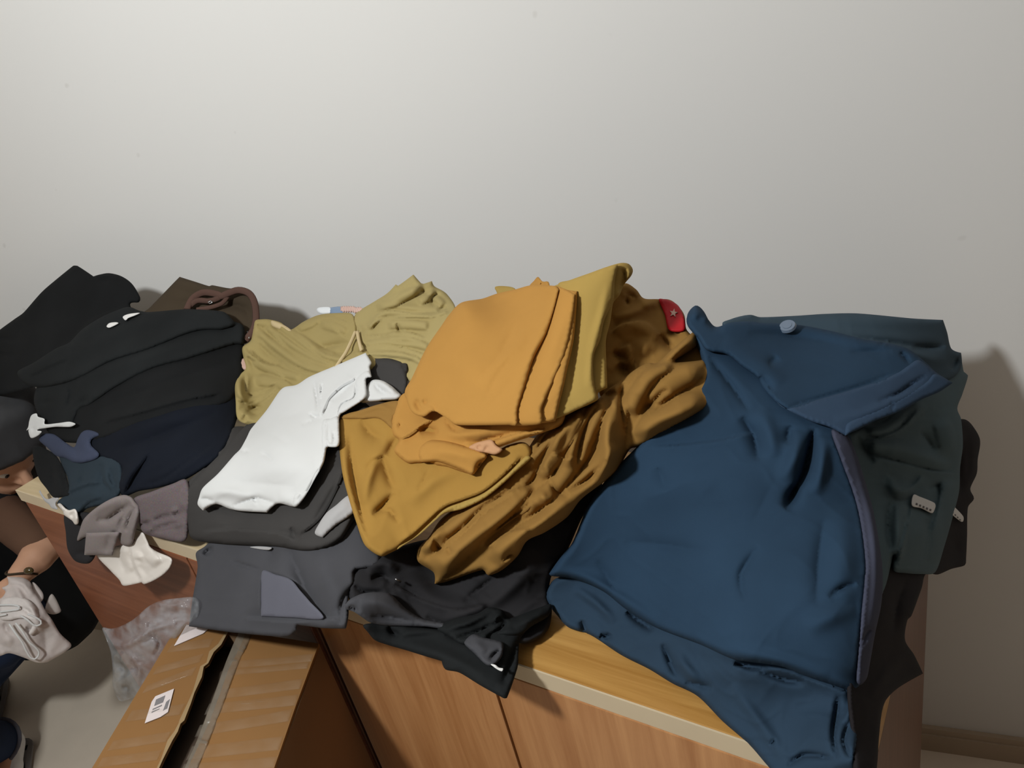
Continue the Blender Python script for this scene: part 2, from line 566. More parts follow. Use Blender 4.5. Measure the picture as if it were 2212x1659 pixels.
board_m = plain('baseboard_paint', rgb(186, 168, 146), .55)
XL, XR, YF, ZC = -3.6, 2.4, -5.2, 2.9
T = .1
def structure(name, lo, hi, m):
    o = box(name, lo, hi, m, bevel=0); o['kind'] = 'structure'; return o
structure('floor', (XL-T, YF-T, -T), (XR+T, T, 0), floor_m)
structure('wall_back', (XL-T, 0, 0), (XR+T, T, ZC), wall_m)
structure('wall_left', (XL-T, YF, 0), (XL, 0, ZC), wall_m)
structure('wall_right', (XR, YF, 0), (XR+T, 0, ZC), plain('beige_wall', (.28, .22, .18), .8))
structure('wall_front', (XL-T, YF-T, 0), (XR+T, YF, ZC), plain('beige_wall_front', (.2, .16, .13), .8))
structure('ceiling', (XL-T, YF-T, ZC), (XR+T, T, ZC+T), ceil_m)
bm = bmesh.new()
box_bm(bm, (XL, -.013, 0), (XR, 0, .045)); box_bm(bm, (XL, -.009, .045), (XR, 0, .06))
bb = bm_obj('baseboard_back', bm, board_m); bb['kind'] = 'structure'

# ------------------------------------------------------------------ cabinets
def cabinet(label, u0, u1, hz, splits, top_m, band_m, door_m, side_m):
    o = empty('cabinet', loc((u0+u1)/2, -.2, 0)); o.rotation_euler[2] = -PHI
    tag(o, label, 'cabinet', 'low wooden cabinets in a row')
    inv = o.matrix_basis.copy()
    uc = (u0+u1)/2
    def part(name, lo, hi, m, par=o, bevel=.0012):
        # built in the cabinet's own axes
        bm = bmesh.new(); box_bm(bm, (lo[0]-uc, lo[1]+.2, lo[2]), (hi[0]-uc, hi[1]+.2, hi[2]), None, bevel)
        bmesh.ops.recalc_face_normals(bm, faces=bm.faces)
        me = bpy.data.meshes.new(name); bm.to_mesh(me); bm.free(); me.materials.append(m)
        q = bpy.data.objects.new(name, me); COL.objects.link(q); q.parent = par
        return q
    tt = .024
    part('side_panel', (u0, -.395, .0), (u0+.018, 0, hz-tt), side_m)
    part('side_panel', (u1-.018, -.395, .0), (u1, 0, hz-tt), side_m)
    part('back_panel', (u0+.018, -.012, .05), (u1-.018, -.004, hz-tt), side_m)
    part('bottom_panel', (u0+.018, -.39, .05), (u1-.018, -.012, .068), side_m)
    part('plinth', (u0+.018, -.365, 0), (u1-.018, -.35, .05), side_m)
    part('top_panel', (u0, -.398, hz-tt), (u1, 0, hz), top_m)
    part('edge_band', (u0, -.4, hz-tt), (u1, -.398, hz-.0004), band_m, bevel=0)
    ed = [u0+.012]+splits+[u1-.003]
    for a, c in zip(ed[:-1], ed[1:]):
        part('door', (a+.002, -.4, .055), (c-.002, -.3955+.004, hz-tt-.002), door_m)
    return o
oak = wood('yellow_oak_top', rgb(168, 120, 58), rgb(205, 158, 90), 'x', .3)
band = plain('pale_edge_band', rgb(208, 190, 160), .5)
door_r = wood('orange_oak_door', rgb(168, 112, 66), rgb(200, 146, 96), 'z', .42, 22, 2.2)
side_r = wood('orange_oak_side_shaded', rgb(96, 62, 42), rgb(116, 76, 54), 'z', .45)  # darker than the doors: shade of the unlit side is in the colour
door_l = wood('reddish_walnut_door', rgb(120, 70, 46), rgb(146, 90, 62), 'x', .4)
side_l = wood('brown_walnut_side', rgb(140, 98, 76), rgb(160, 116, 92), 'z', .45)
oak_l = wood('pale_oak_top', rgb(190, 168, 130), rgb(214, 194, 158), 'x', .4)
cabinet('reddish brown wooden cabinet on the left, behind the taped cardboard box', -1.35, -.592, .882, [-.84], oak_l, band, door_l, side_l)
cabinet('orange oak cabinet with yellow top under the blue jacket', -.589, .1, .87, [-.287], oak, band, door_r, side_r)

# ------------------------------------------------------------------ clothes
def root(o, label, cat, group=None):
    return tag(o, label, cat, group)

# --- left heap, from the back to the front
G = 'garments heaped on the cabinets'
o = cloth('black_trousers', '-60,740 -60,760 0,712 33,688 51,675 89,632 121,604 158,574 158,574 167,574 202,597 202,597 215,593 236,590 263,597 286,614 303,643 300,653 281,657 290,690 230,740 150,790 60,840 -60,850', -12, MT['black'],
   [('v', 5, 7, '202,597 222,604 240,600'), ('v', 4, 8, '60,735 10,731 -50,728'), ('v', 4, 6, '60,771 20,766 -40,760'), ('s', 5, 30, '282,657 250,668 200,690 150,735')], noise=(1.0, 80, 2, -40), th=40, edge=(8, 8))
root(o, 'black trousers folded to a point, standing up against the wall at far left', 'trousers', G)

# brown bag
bag = cloth('brown_bag', '300,690 325,663 352,635 377,609 388,598 388,598 420,608 452,618 458,616 490,622 530,627 548,642 556,670 556,700 540,735 520,745 440,740 340,730', -14, MT['brown'],
   [('r', 4, 10, '378,612 420,620 470,628'), ('v', 4, 8, '350,652 420,650 460,640'), ('v', 8, 12, '470,665 500,660 530,668 538,690'), ('v', 5, 10, '420,672 450,668 480,668')], noise=(1, 50, 1, 0), th=45)
root(bag, 'olive brown canvas bag with suede straps behind the black clothes', 'bag')
cord('strap', '404,668 416,645 440,632 470,636 478,640 492,634 515,627 538,634 550,655 553,690 546,715 530,735', 4, .0062, MT['strap'], bag, flat=.5)
cord('strap', '404,668 425,650 455,650 478,641', 2, .005, MT['strap'], bag, flat=.5)
cord('strap', '425,669 455,664 480,655 492,640', 0, .004, MT['strap'], bag, flat=.5)
cord('ring', '449,653 455,650 459,653 453,656', 7, .0009, MT['metal'], bag, closed=True)
cord('buckle', '534,716 537,722 538,732', 6, .0011, MT['metal'], bag)

stackG = 'black garments folded in a stack'
# navy bottom of the stack
o = cloth('navy_trousers', '205,930 300,900 405,870 500,845 520,830 525,870 512,905 500,940 486,968 470,990 440,1012 400,1036 345,1053 300,1061 268,1072 255,1050 262,1010 225,990 190,990 180,960', 2, MT['navy'],
   [('s', 7, 16, '266,1072 285,1030 310,995 325,975'), ('r', 6, 9, '262,1062 275,1030 300,995'), ('v', 5, 8, '300,1052 350,1035 400,1000 470,950'), ('r', 5, 12, '330,1045 400,1005 470,955'), ('r', 5, 18, '230,945 330,915 480,860'), ('v', 6, 14, '240,975 330,945 470,890')], noise=(1.5, 70, 2, -20), th=40)
root(o, 'navy trousers at the bottom of the black folded stack', 'trousers', stackG)
o = cloth('black_shirt', '100,880 130,872 172,872 200,858 260,815 330,780 420,745 520,735 526,780 524,830 505,862 481,876 405,892 304,918 235,944 205,952 160,957 118,948 95,915', 8, MT['black'],
   [('r', 6, 12, '205,925 300,893 405,865 490,850'), ('v', 6, 14, '200,890 290,850 400,810 510,780'), ('s', 6, 18, '218,914 304,892 405,864 481,851')], noise=(1.2, 70, 2, -20), th=45, edge=(14, 12))
root(o, 'black shirt folded between two other black garments in the stack', 'shirt', stackG)
o = cloth('black_jeans', '73,862 86,828 150,800 240,765 330,728 430,690 521,700 526,742 512,744 494,748 405,776 329,797 253,835 192,876 172,884 160,915 165,925 130,925 98,914 82,893', 18, MT['black2'],
   [('r', 6, 14, '144,836 228,800 316,772 405,742 481,717'), ('s', 6, 9, '140,880 150,850 144,830'), ('v', 4, 7, '76,866 95,870 120,866'), ('v', 6, 9, '160,885 172,870 200,858')], noise=(1.2, 60, 2, -20), th=40, edge=(12, 12))
root(o, 'black jeans folded second from the top of the black stack', 'jeans', stackG)
o = cloth('black_trousers', '38,803 70,785 122,752 149,740 177,712 215,687 253,670 278,663 301,671 322,674 405,668 481,673 499,687 507,702 480,712 440,713 402,722 316,757 240,781 165,820 101,836 70,835 48,824', 30, MT['black2'],
   [('r', 5, 14, '80,812 170,765 260,715 350,690 460,688'), ('s', 5, 10, '60,815 110,790 150,775'), ('v', 4, 6, '216,712 235,702 262,690 300,676'), ('s', 4, 10, '225,708 250,697 300,679')], noise=(1.4, 60, 2, -25), th=40, edge=(12, 12))
root(o, 'black trousers on top of the folded black stack, white label at the waist', 'trousers', stackG)
cloth('label', '230,705 236,698 250,696 256,698 244,705 235,708', 41, MT['label'], edge=(2, 1), noise=(1.5, 12, 1, 0), th=3, parent=o, g=3)
cloth('label', '265,685 272,680 285,677 302,676 290,682 277,687 271,692', 41, MT['label'], edge=(2, 1), noise=(1.5, 12, 1, 0), th=3, parent=o, g=3)
# white drawstring tag
o = cloth('white_cloth_tag', '63,910 68,897 79,893 82,900 96,905 97,916 125,914 150,911 163,916 152,922 120,922 97,925 84,927 80,930 90,932 82,941 67,946 61,930 63,927 57,930 61,922', 34, MT['white'], [('v', 3, 5, '66,926 78,928')], edge=(3, 2), noise=(2, 20, 1, 0), th=5, g=3)
root(o, 'small white cloth tag with a thin strap hanging from the black stack', 'tag')
# slate-blue and teal garments below
o = cloth('dark_teal_shirt', '122,960 150,985 177,990 222,985 260,1000 262,1060 240,1085 190,1098 170,1112 148,1108 125,1092 125,1082 148,1062 145,1030 135,1010', 4, MT['teal'],
   [('s', 8, 14, '128,1084 150,1064 190,1048 225,1044'), ('s', 7, 12, '140,1102 165,1108 190,1086 225,1074'), ('v', 7, 9, '218,1000 217,1030 230,1055 250,1068'), ('r', 5, 6, '228,1005 230,1035 245,1055'), ('v', 5, 6, '238,1010 242,1040 255,1062'), ('v', 6, 6, '168,1040 180,1036'), ('r', 6, 14, '140,1080 175,1068 215,1058')], noise=(1.5, 45, 1, 0), th=35)
root(o, 'dark teal shirt crumpled under the slate blue cloth', 'shirt', G)
o = cloth('black_cloth', '70,968 80,962 100,970 122,985 140,1018 148,1045 152,1068 135,1074 115,1074 100,1055 85,1035 76,1010', 8, MT['black'],
   [('r', 5, 8, '122,1020 124,1045 128,1068'), ('v', 6, 6, '112,1010 112,1040 120,1070'), ('s', 5, 10, '140,1070 135,1035 122,1000')], noise=(1.5, 40, 1, 0), th=30)
root(o, 'black cloth end hanging over the left end of the cabinet', 'cloth', G)
o = cloth('slate_blue_shirt', '84,950 91,938 116,938 142,956 160,966 167,950 177,933 192,928 215,938 197,950 197,962 214,980 206,992 177,1000 157,998 142,990 122,985 101,966', 15, MT['slateblue'],
   [('r', 4, 10, '95,948 125,968 160,985 195,982'), ('v', 4, 5, '160,968 166,990'), ('r', 3, 7, '185,940 180,960 190,978')], edge=(8, 7), noise=(1, 40, 1, 0), th=18)
root(o, 'slate blue shirt collar sticking out under the black stack', 'shirt', G)
o = cloth('white_scarf_end', '86,1058 92,1068 102,1078 125,1071 128,1077 120,1088 125,1100 112,1098 106,1090 96,1082 84,1062', 0, MT['palegrey'], edge=(4, 3), noise=(2, 25, 1, 0), th=8, g=3)
root(o, 'whitish scarf end lying on the left cabinet edge', 'scarf')
o = cloth('white_ribbon', '124,1090 130,1087 142,1098 150,1102 163,1100 170,1118 169,1131 162,1133 156,1125 138,1112 136,1105', 16, MT['satin'], [('r', 5, 6, '128,1091 142,1102'), ('r', 5, 5, '163,1110 166,1128'), ('v', 4, 5, '152,1106 158,1120')], edge=(4, 4), noise=(2, 18, 1, 0), th=8, g=3)
root(o, 'short white satin ribbon end at the left cabinet edge', 'ribbon')
# dark leg hanging
o = cloth('black_trouser_leg', '139,1112 165,1108 195,1110 205,1150 207,1195 202,1208 192,1217 176,1217 160,1210 146,1186 142,1150', 2, MT['ink'], [('v', 4, 10, '160,1200 175,1195 200,1200')], noise=(1.5, 50, 1, 0), th=25)
root(o, 'black trouser leg hanging down the front of the left cabinet', 'trousers', G)
# charcoal garments behind white shirt
o = cloth('grey_brown_trousers', '499,925 516,921 537,921 565,910 620,880 640,930 600,1000 520,1060 420,1100 398,1090 400,1050 415,1032 450,1003 471,985 468,975 483,968 489,952', 2, MT['charcoal'],
   [('s', 5, 12, '405,1045 440,1012 470,990 500,965'), ('v', 5, 8, '440,1012 455,1003 468,1003'), ('v', 4, 7, '440,1050 480,1010 520,960')], noise=(1.6, 50, 1.6, -40), th=30)
root(o, 'charcoal brown trousers lying between the black stack and the white shirt', 'trousers', G)
# grey wool
o = cloth('grey_wool_trousers', '290,1076 330,1061 375,1044 402,1036 412,1070 408,1115 400,1168 350,1163 312,1152 300,1130 297,1095', 10, MT['wool'],
   [('v', 9, 6, '300,1132 318,1132 322,1122'), ('v', 8, 6, '330,1125 352,1118 372,1112'), ('v', 8, 7, '325,1145 355,1138 390,1128'), ('s', 5, 10, '310,1150 350,1143 398,1135'), ('v', 8, 6, '376,1105 384,1118'), ('r', 5, 5, '372,1098 384,1108'), ('s', 5, 14, '402,1045 385,1070 388,1110')], noise=(1.6, 30, 1, 0), th=28)
root(o, 'mottled grey wool trousers bunched beside the charcoal ones', 'trousers', G)
o = cloth('grey_flannel_trousers', '167,1168 173,1142 182,1120 210,1095 243,1076 268,1069 284,1074 292,1084 300,1095 302,1118 292,1150 284,1177 263,1176 250,1150 230,1165 186,1160', 12, MT['wool2'],
   [('v', 12, 8, '208,1122 228,1124 248,1112 268,1098 284,1086'), ('r', 6, 12, '190,1115 220,1094 262,1076'), ('v', 8, 6, '258,1150 262,1125 285,1092'), ('v', 6, 4, '272,1150 278,1120 292,1095'), ('r', 6, 6, '284,1165 290,1130 296,1100'), ('r', 5, 5, '266,1140 274,1112 288,1090')], noise=(1.0, 40, 1, 0), th=28, edge=(7, 6))
root(o, 'light grey flannel trousers with turned up cuff hanging over cabinet edge', 'trousers', G)
cloth('cuff', '182,1199 182,1199 186,1151 186,1151 248,1149 248,1149 258,1150 250,1175 243,1200 243,1200', 24, MT['wool2'], [('v', 6, 10, '236,1152 233,1175 230,1198'), ('r', 2, 10, '205,1152 203,1198')], edge=(4, 5), noise=(.4, 40, 1, 0), th=14, parent=o)
# white satin
o = cloth('white_satin_cloth', '210,1199 243,1193 250,1180 283,1174 306,1150 318,1168 324,1181 340,1192 370,1206 368,1224 354,1240 332,1254 311,1262 306,1258 306,1258 285,1263 266,1265 258,1253 238,1232', -2, MT['satin'],
   [('s', 10, 22, '281,1176 284,1205 296,1235 308,1260'), ('b', 1.2, 0, '270,1180,9 272,1205,12 285,1240,12'), ('b', 1.2, 0, '312,1175,10 325,1200,14 345,1222,12'), ('v', 5, 14, '258,1190 268,1222 290,1240'), ('r', 5, 10, '305,1195 298,1210'), ('v', 4, 14, '300,1220 320,1245'), ('r', 4, 18, '330,1195 345,1220')], edge=(4, 3), noise=(1.2, 50, 1, 0), th=6, g=3.6)
root(o, 'white satin cloth hanging over the front of the left cabinet', 'cloth')

# charcoal trousers under the white shirt
o = cloth('graphite_trousers', '423,1195 440,1182 460,1168 582,1160 640,1150 742,1135 770,1120 790,1168 822,1202 812,1225 768,1232 765,1259 753,1286 753,1328 748,1356 746,1358 700,1357 643,1351 641,1362 624,1374 597,1375 500,1366 408,1353 408,1353 415,1300 423,1252 427,1222', 0, MT['graphite'],
   [('v', 17, 24, '622,1180 643,1235 666,1285 706,1345'), ('r', 6, 26, '690,1180 700,1240 735,1310'), ('v', 5, 5, '500,1212 530,1222 565,1232'), ('s', 5, 20, '566,1233 628,1252 666,1297 697,1336'), ('s', 6, 14, '742,1338 690,1337 640,1342 580,1338 525,1333'), ('v', 13, 9, '440,1200 448,1190 462,1186'), ('v', 6, 12, '580,1180 590,1215'), ('v', 7, 10, '765,1260 740,1300 735,1350'), ('s', 5, 16, '565,1334 564,1290 565,1236')], noise=(1.0, 70, 1, 0), th=30, edge=(8, 8))
root(o, 'graphite grey trousers hanging over the cabinet front onto the box', 'trousers', G)
cloth('pocket_lining', '566,1235 595,1241 628,1252 648,1275 668,1298 698,1336 630,1334 564,1331 564,1331', 3.5, MT['pocket'], edge=(3, 1.5), noise=(.3, 60, 1, 0), th=4, parent=o)
o = cloth('charcoal_trousers', '402,1110 404,1060 420,1035 471,985 530,920 600,870 720,850 800,880 790,950 775,1010 778,1060 772,1105 742,1160 702,1184 660,1190 590,1180 520,1178 450,1172 412,1160', 18, MT['charcoal'],
   [('r', 8, 26, '420,1130 500,1140 600,1145 690,1135'), ('v', 8, 7, '640,1165 632,1150 628,1138'), ('s', 8, 22, '640,1160 690,1120 725,1060 752,990'), ('v', 8, 10, '660,1145 690,1110 720,1060 735,1020'), ('v', 4, 8, '440,1085 470,1100 520,1110'), ('s', 5, 16, '640,1168 600,1150 500,1142 430,1150')], noise=(1.1, 70, 1.5, 0), th=45, edge=(16, 18))
root(o, 'charcoal trousers folded in a thick roll under the white shirt', 'trousers', G)
cloth('label', '540,1182 560,1180 587,1183 582,1188 565,1187', 6, MT['palegrey'], edge=(2, 1), noise=(1, 20, 1, 0), th=4, parent=o, g=3)
o = cloth('grey_belt', '680,1152 690,1130 705,1108 725,1092 755,1070 770,1098 752,1117 725,1135 700,1158 697,1161', 26, MT['palegrey'], [('r', 3, 10, '690,1150 720,1115 755,1085')], edge=(5, 5), noise=(.5, 30, 1, 0), th=6)
root(o, 'pale grey cloth belt slipping out beside the mustard trousers', 'belt')
# dark folded cloth behind the white shirt
o = cloth('dark_waistcoat', '797,780 802,774 830,772 850,776 880,785 880,785 880,826 872,858 850,870 800,860 780,820', 12, MT['charcoal'], [('s', 4, 14, '878,830 872,800 860,782'), ('r', 3, 12, '806,790 840,785 870,792')], edge=(5, 5), noise=(.8, 50, 1, 0), th=40)
root(o, 'dark brown folded waistcoat behind the top of the white shirt', 'waistcoat', G)

# --- white shirt
o = cloth('white_shirt', '790,762 790,762 803,784 799,793 803,814 803,814 791,818 792,854 782,866 767,876 748,888 734,898 732,930 732,962 714,965 706,968 699,1000 681,1033 658,1074 641,1094 630,1094 600,1088 577,1107 577,1107 521,1104 496,1099 466,1089 439,1103 439,1103 427,1090 430,1074 438,1054 471,1023 506,983 519,970 532,947 542,927 575,887 603,846 615,836 641,831 668,814 729,788', 42, MT['white'],
   [('v', 9, 5, '678,821 682,846 686,871 684,892'), ('r', 6, 5, '688,826 691,850 692,880'), ('v', 8, 4, '696,826 693,850 694,872'), ('v', 7, 5, '668,892 680,900 690,896'),
    ('s', 8, 12, '690,905 703,880 711,861 737,836 764,821 770,808'), ('v', 7, 8, '716,868 742,845 762,828'), ('s', 7, 12, '719,927 729,912 734,881 742,870 762,862 767,849 767,822'), ('v', 6, 7, '738,888 757,868 776,850'),
    ('v', 5, 8, '562,980 576,984 588,995'), ('v', 4, 6, '651,919 675,908 696,901'), ('v', 3, 4, '520,975 530,974 541,976'), ('v', 3, 14, '600,905 640,895 668,880'), ('r', 4, 20, '600,870 650,850 720,815'), ('v', 3, 16, '575,930 600,945 625,960'), ('r', 4, 24, '520,1015 600,1010 680,1005'), ('v', 3, 18, '500,1040 570,1045 640,1050'),
    ('r', 6, 12, '440,1080 475,1062 530,1070 560,1085'), ('v', 7, 7, '500,1095 550,1077 575,1082 600,1090'), ('v', 5, 6, '432,1078 445,1078 462,1084'), ('v', 6, 7, '548,1085 556,1078'), ('r', 4, 14, '600,1075 635,1080')], edge=(7, 7), noise=(1.2, 55, 1.4, -50), th=14, g=3.6)
root(o, 'white shirt crumpled on top of the charcoal trousers', 'shirt')
cloth('placket', '792,800 803,814 791,818 792,854 782,866 767,876 748,888 734,898 732,930 732,962 714,965 706,968 699,1000 681,1033 658,1074 641,1094 632,1092 636,1070 659,1058 681,1024 693,988 695,937 697,908 722,900 731,880 744,868 763,860 768,846 769,820', 48, MT['white'], [('v', 5, 5, '715,968 722,950 732,945'), ('r', 3, 6, '700,960 703,930 712,908'), ('v', 5, 5, '640,1086 655,1064 675,1035')], edge=(4, 6), noise=(.8, 30, 1, 0), th=6, parent=o, g=4)
cloth('front_edge', '699,908 712,905 730,900 733,930 732,962 716,966 706,962 700,940', 53, MT['white'], [('v', 5, 4, '708,905 706,930 712,960'), ('v', 4, 4, '720,930 722,950 716,962')], edge=(4, 5), noise=(1, 20, 1, 0), th=4, parent=o, g=3.5)
cloth('sleeve', '792,835 805,821 825,822 845,833 858,845 867,855 858,863 830,865 800,868 780,868', 34, MT['white'], [('v', 6, 6, '808,826 818,840 835,850'), ('r', 5, 8, '815,823 835,836 855,852')], edge=(8, 10), noise=(.8, 30, 1, 0), th=20, parent=o, g=4)

# --- olive garments
oliveG = 'olive green garments by the wall'
o = cloth('olive_trousers', '755,700 766,682 771,674 809,651 837,633 855,614 855,614 860,617 893,593 893,593 910,612 915,613 933,607 933,607 938,618 956,628 966,636 982,659 985,680 975,720 945,770 915,810 895,830 870,812 840,790 800,775 775,780 745,775 765,745', 8, MT['olive'],
   [
    ('b', 2.1, 0, '793,712,9 810,690,9 835,678,8 880,681,7 930,680,7 968,670,7'), ('b', 2.1, 0, '812,668,12 850,650,14 890,630,12 915,617,7'), ('b', 2.1, 0, '788,745,7 840,737,11 890,740,11 930,752,9'), ('b', 2.1, 0, '790,762,5 840,764,8 890,772,8 918,790,6'), ('b', 2.1, 0, '935,640,7 950,650,8 960,662,7'), ('b', 2.1, 0, '835,702,10 880,701,12 930,705,10'), ('b', 2.1, 0, '900,655,9 925,640,11 940,625,6'), ('b', 2.1, 0, '775,700,6 777,725,8 784,748,6'), 
    ('s', 8, 16, '976,661 956,676 912,677 840,671 815,681 800,700 790,722'), ('r', 6, 9, '970,664 912,668 845,664 812,674 795,698'), ('s', 6, 12, '956,684 885,682 822,689 799,702 786,732'), ('s', 6, 10, '860,712 834,722 791,725'),
    ('v', 9, 5, '857,697 862,712 870,716'), ('s', 6, 12, '925,732 885,717 862,713'), ('r', 5, 9, '840,725 865,722 900,728'), ('v', 5, 7, '839,735 870,738 910,740'), ('s', 6, 10, '923,768 885,755 834,747 781,752'), ('s', 6, 10, '898,774 860,760 796,765 750,772'),
    ('s', 6, 14, '910,614 875,631 845,649 811,652'), ('v', 7, 6, '941,663 931,644 951,634'), ('v', 8, 6, '945,672 960,664 968,668'), ('v', 8, 8, '770,700 775,730 782,755'), ('r', 6, 8, '782,700 786,730 790,750'), ('r', 4, 14, '830,640 870,615'), ('v', 5, 8, '900,620 930,640'), ('v', 6, 8, '870,785 885,805')], noise=(1.2, 45, 1.5, -10), th=35, edge=(8, 8), g=3.4)
root(o, 'olive trousers heaped against the wall beside the ochre stack, pocket showing', 'trousers', oliveG)
o = cloth('olive_shirt', '542,735 550,693 562,690 581,690 607,697 627,712 657,694 690,680 733,676 760,678 769,700 771,725 783,752 800,760 815,790 740,840 660,870 600,900 572,916 536,917 513,904 509,866 508,831 518,810 531,795 526,773 524,750', 14, MT['olive2'],
   [
    ('b', 2.1, 0, '555,715,8 590,745,12 640,780,12 700,800,9 740,800,5'), ('b', 2.1, 0, '575,704,7 620,740,11 670,772,11 720,789,7'), ('b', 2.1, 0, '600,700,8 650,735,13 700,764,12 745,776,7'), ('b', 2.1, 0, '535,757,7 560,785,12 600,802,12 650,816,8'), ('b', 2.1, 0, '516,815,7 519,845,11 540,864,10 575,850,10 610,822,6'), ('b', 2.1, 0, '521,882,7 535,900,11 560,904,9 590,880,8'), ('b', 2.1, 0, '548,825,11 575,822,15 610,830,12 650,845,6'), ('b', 2.1, 0, '690,700,9 720,706,12 752,718,8'), ('b', 2.1, 0, '780,760,5 740,766,6 700,772,6'), ('b', 2.1, 0, '640,712,9 670,700,10 690,690,6'), 
    ('s', 8, 14, '763,700 733,689 703,683 688,685 675,700'), ('s', 6, 12, '761,733 736,722 715,699'), ('v', 16, 13, '672,753 700,750 725,745 757,740'), ('v', 10, 10, '720,762 745,762 770,760'),
    ('s', 7, 12, '695,810 657,803 594,763 553,725'), ('r', 6, 8, '560,722 605,760 665,798 720,806'), ('s', 6, 12, '718,792 682,785 622,752 589,717'), ('r', 6, 8, '597,712 630,745 690,780'), ('s', 6, 12, '720,790 698,778 662,747 627,717'), ('r', 6, 9, '640,720 680,752 715,780'), ('s', 6, 10, '794,752 746,769 713,768 682,755'), ('r', 5, 9, '690,770 735,780 790,765'),
    ('s', 6, 10, '617,785 581,788 546,770 527,748'), ('v', 7, 7, '535,770 545,780 560,778'), ('s', 7, 12, '533,803 534,849 563,848 601,823'), ('r', 6, 10, '522,815 520,850 530,870'), ('s', 6, 10, '586,849 543,874 512,866'), ('v', 10, 7, '536,883 550,880 566,879'), ('v', 6, 6, '528,895 530,910'), ('r', 5, 9, '570,900 585,870 620,840'), ('v', 5, 6, '555,700 565,708 580,706'), ('v', 5, 8, '556,740 580,765 600,778'), ('s', 5, 10, '640,845 610,812 585,795')], noise=(1.2, 40, 1.8, 40), th=35, edge=(9, 9), g=3.4)
root(o, 'olive shirt crumpled between the black stack and the white shirt', 'shirt', oliveG)
cord('drawstring', '768,716 760,735 748,760 736,778 724,796', 32, .0026, MT['cream'], o)
cord('drawstring', '772,716 775,735 781,757', 30, .0026, MT['cream'], o)
cloth('collar', '586,693 600,696 615,703 630,714 626,722 605,712 588,704', 22, MT['cream'], edge=(4, 4), noise=(1, 20, 1, 0), th=6, parent=o, g=3.5)
o = cloth('mauve_cloth', '513,783 520,776 534,774 545,785 540,800 525,798 514,792', 4, MT['pink'], edge=(4, 4), noise=(1, 20, 1, 0), th=10, g=3.5)
root(o, 'mauve cloth bit peeping out left of the olive shirt', 'cloth')
o = cloth('white_clip', '684,668 690,664 708,663 716,666 716,676 700,679 688,676', -6, plain('white_plastic', rgb(232, 236, 240), .35), edge=(4, 4), noise=(.3, 20, 1, 0), th=6, g=3)
root(o, 'white and blue plastic clip lying behind the olive shirt', 'clip')
cloth('blue_end', '712,666 722,663 738,663 741,676 728,680 713,678', -5, plain('pale_blue_plastic', rgb(120, 142, 170), .35), edge=(3, 3), noise=(.3, 20, 1, 0), th=6, g=3, parent=o)
o = empty('pink_cord', at_depth(760, 670, float(SURF(760, 670))))
tag(o, 'braided pink cord behind the olive trousers by the wall', 'cord')
for k in range(2):
    L = [(738+5*i, 668+(4 if (i+k) % 2 else -4)+ (2 if i > 5 else 0)) for i in range(10)]
    cord('strand', ' '.join('%g,%g' % p for p in L), -2, .0026, MT['pink'], o)

# --- ochre heap
ochreG = 'ochre and mustard garments in the middle'
o = cloth('tan_sweatshirt', '1320,640 1348,612 1374,625 1390,644 1419,646 1445,647 1462,658 1478,680 1482,709 1492,722 1516,740 1522,790 1480,805 1440,810 1400,830 1341,850 1300,860 1290,800 1300,730', -6, MT['tan'],
   [('r', 6, 10, '1325,690 1361,677 1406,658'), ('s', 7, 14, '1423,742 1423,722 1393,694 1341,700 1318,724'), ('r', 7, 16, '1335,725 1370,705 1405,720 1410,760'), ('v', 18, 20, '1335,785 1350,800 1360,815'), ('v', 12, 10, '1322,760 1340,770 1356,778'), ('s', 9, 10, '1374,800 1366,770 1361,744 1338,757'), ('v', 12, 10, '1426,722 1440,740 1458,758'), ('v', 6, 6, '1352,640 1356,660'), ('r', 5, 9, '1385,660 1420,655'), ('v', 5, 6, '1350,635 1375,640'), ('r', 6, 14, '1390,730 1395,770'), ('v', 8, 8, '1440,718 1470,720')], noise=(2, 40, 1, 0), th=50, edge=(10, 10))
root(o, 'tan sweatshirt crumpled by the wall, red star patch on its edge', 'sweatshirt', ochreG)
pt = cloth('patch', '1423,647 1434,646 1447,649 1465,660 1477,683 1480,712 1458,717 1443,710 1436,680', 1, MT['red'], edge=(5, 4), noise=(.4, 40, 1, 0), th=6, parent=o, g=4)
st = []
for k in range(10):
    a = math.radians(-80+36*k); r = 9.5 if k % 2 == 0 else 4
    st += [(1455+r*math.cos(a), 676+r*1.05*math.sin(a))]*2
cloth('star', st, 2.6, MT['pink'], edge=(0, 0), noise=None, th=2, parent=pt, g=2)
o = cloth('mustard_cloth', '1069,620 1090,618 1112,623 1118,640 1122,700 1100,725 1076,700 1074,634', -14, MT['mustard'], edge=(4, 4), noise=(.6, 30, 1, 0), th=14)
root(o, 'mustard cloth corner rising left behind the folded ochre trousers', 'cloth', ochreG)
o = cloth('ochre_cloth', '1144,617 1153,607 1162,598 1172,608 1185,609 1188,630 1186,700 1165,725 1148,700 1146,630', -14, MT['ochre'], [('v', 5, 4, '1166,615 1172,610')], edge=(4, 4), noise=(1, 20, 1, 0), th=14, g=4)
root(o, 'ochre cloth tip rising behind the middle of the folded ochre trousers', 'cloth', ochreG)
